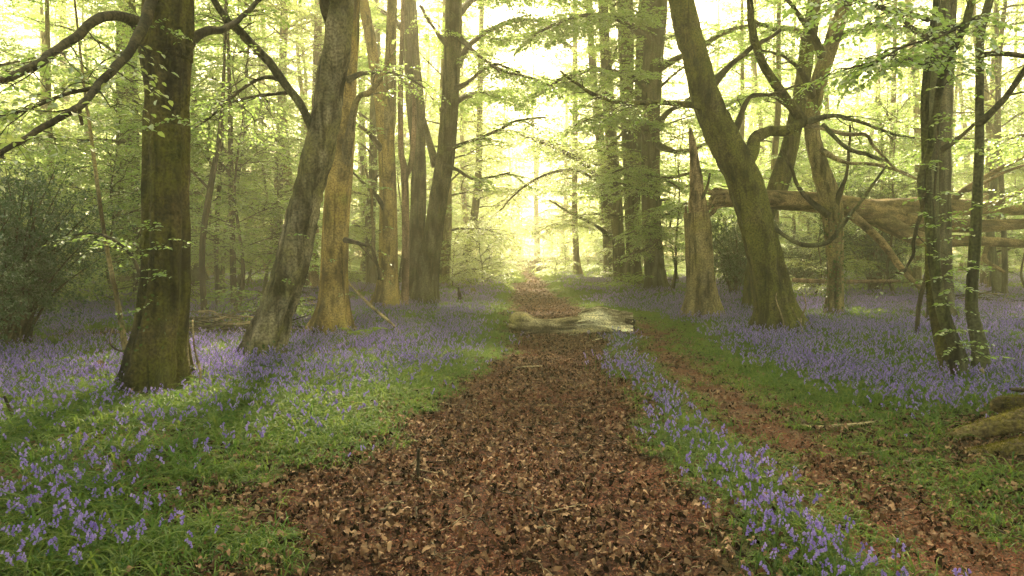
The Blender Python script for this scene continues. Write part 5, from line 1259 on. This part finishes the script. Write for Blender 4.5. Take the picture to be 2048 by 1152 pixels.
# single bluebells, built part by part
BB = []
for s_ in range(6):
    rg = np.random.default_rng(700 + s_); m = MB(); stem_flower(m, np.array([0, 0, -.01]), rg, .27 * rg.uniform(.8, 1.15), int(rg.integers(5, 9)), 6)
    st, fl = MB(), MB()
    V = np.concatenate(m.v); A = np.concatenate(m.a)
    q0 = m.q[0]; nst = int(q0.max()) + 1
    st.add(V[:nst], q0, None, A[:nst])
    for qq, tt in zip(m.q[1:], m.t): fl.add(np.zeros((0, 3)), None, None)
    fl.add(V[nst:], np.concatenate(m.q[1:]) - nst, np.concatenate(m.t) - nst, A[nst:])
    BB.append((st.mesh("stem", M_stem), fl.mesh("flower_head", M_bell)))
def bb_label(p):
    px = 1024 + F_PX * p[0] / p[1]
    if px < 820: return "violet bluebell nodding in the grass at the bottom left", "bluebells at the bottom left"
    if px < 1800 and p[0] < np.interp(p[1], _T[0], _T[1]): return "violet bluebell in the green strip between the two paths", "bluebells in the strip between the paths"
    return "violet bluebell in the grass at the lower right", "bluebells at the lower right"
for i in near_i:
    lb, gp = bb_label(pts[i]); st, fl = BB[int(idx[i])]
    o = bpy.data.objects.new("bluebell", st); COL.objects.link(o); o.location = pts[i]; o.rotation_euler = rot[i]; o.scale = (scl[i],) * 3
    tag(o, lb, "flower", gp)
    f = bpy.data.objects.new("flower_head", fl); COL.objects.link(f); f.parent = o

# leaf litter
def tread(x, y):      # the trodden strip of bare reddish soil along the path's middle
    u_ = (x - np.interp(y, _L[0], _L[1])) / np.maximum(.2, np.interp(y, _R[0], _R[1]) - np.interp(y, _L[0], _L[1])) + .12 * n2(x, y, .7, 2, 77.0)
    return np.exp(-((u_ - .44) / .10) ** 2) * sstep(10, 6, y) * path_mask(x, y) * (.55 + .6 * n2(x, y, 1.8, 2, 12.0))
x, y = sample(260000, 2.2, 24, sc, .8, .8)
dens = np.clip(path_mask(x, y, .3) * (.9 - .35 * sstep(.15, .4, n2(x, y, .9, 2, 60.0))) + trail_mask(x, y) * .22 + bare_mask(x, y) * .85 + .13, 0, 1) * (1 - .65 * tread(x, y))
k = sc.uniform(0, 1, len(x)) < dens
pts2, rot2, scl2, idx2 = place(x, y, k, .42, (.42, 1.35), 14, .010)
pts2[:, 2] += sc.uniform(0, .028, len(pts2))
vis = (np.abs(pts2[:, 0]) < pts2[:, 1] * .73) & (pts2[:, 1] > 3.3) & (idx2 < 10) & (path_mask(pts2[:, 0], pts2[:, 1]) > .7)
order = np.argsort(np.where(vis, pts2[:, 1], 99)); nl, rl = order[:290], order[290:]
scatter("leaf_litter", LEAFL, pts2[rl], rot2[rl], scl2[rl], idx2[rl], "carpet of dry brown beech leaves over the path", "leaf litter")
for i in nl:
    o = bpy.data.objects.new("fallen_leaf", LEAVES[int(idx2[i])]); COL.objects.link(o)
    o.location = pts2[i] + [0, 0, .008]; o.rotation_euler = rot2[i]; o.scale = (scl2[i],) * 3
    tag(o, "dry curled beech leaf on the nearest stretch of the path", "leaf", "dry leaves on the nearest stretch of the path")
x, y = sample(30000, 22, 52, sc, .15, .9); k = sc.uniform(0, 1, len(x)) < path_mask(x, y, .3) * .6
scatter("far_leaf_litter", LEAFL, *place(x, y, k, .4, (1.2, 2.6), 14, .012), "dry leaves strewn over the far stretch of the path", "leaf litter")
x, y = sample(22000, 2.2, 16, sc, .8, .75)
dens = path_mask(x, y) * (.25 + .6 * sstep(.0, .35, n2(x, y, .9, 2, 60.0))) + trail_mask(x, y) * .95 + tread(x, y)
k = sc.uniform(0, 1, len(x)) < dens
scatter("bud_scale_mulch", CHIPS, *place(x, y, k, .06, (.8, 1.5), 4, .008), "reddish fallen bud scales and mulch on the trodden soil", "mulch")

def twig_kind(seed):
    rg = np.random.default_rng(seed); m = MB(); n = 5; L_ = rg.uniform(.10, .28)
    p = np.stack([np.linspace(-.5, .5, n) * L_, rg.normal(0, .012, n), np.abs(rg.normal(0, .008, n))], 1)
    tube(m, p, np.linspace(.004, .0015, n) * rg.uniform(.7, 1.5), 5, 9)
    tube(m, [p[2], p[2] + [.03, .03 * rg.choice([-1, 1]), .008]], [.002, .001], 4, 3)
    return m.mesh("twig", M_dead if seed % 2 else M_twig)
TWIGL = lib("twig_kind", [twig_kind(800 + k) for k in range(6)])
x, y = sample(2600, 2.2, 18, sc, .7, .8); k = sc.uniform(0, 1, len(x)) < np.maximum(path_mask(x, y), .6 * np.maximum(bare_mask(x, y), trail_mask(x, y)))
scatter("twig_litter", TWIGL, *place(x, y, k, .12, (.6, 1.6), 6, .03), "small broken twigs strewn over the dry leaves", "twigs")

# ------------------------------------------------------------------ haze
hz, nt, out = new_mat("woodland_haze")
pv = N(nt, "ShaderNodeVolumePrincipled"); pv.inputs["Color"].default_value = (1.0, .94, .66, 1)
pv.inputs["Density"].default_value = 0.0040; pv.inputs["Anisotropy"].default_value = 0.52
nt.links.new(pv.outputs[0], out.inputs["Volume"])
m = MB(); bx = np.array([[x_, y_, z_] for x_ in (-155, 155) for y_ in (-64, 165) for z_ in (-2.2, 33)], float)
m.add(bx, [[0, 1, 3, 2], [4, 6, 7, 5], [0, 4, 5, 1], [2, 3, 7, 6], [0, 2, 6, 4], [1, 5, 7, 3]])
haze = m.obj("haze", hz, smooth=False, kind="stuff")
tag(haze, "pale golden mist hanging in the air between the trees", "mist")
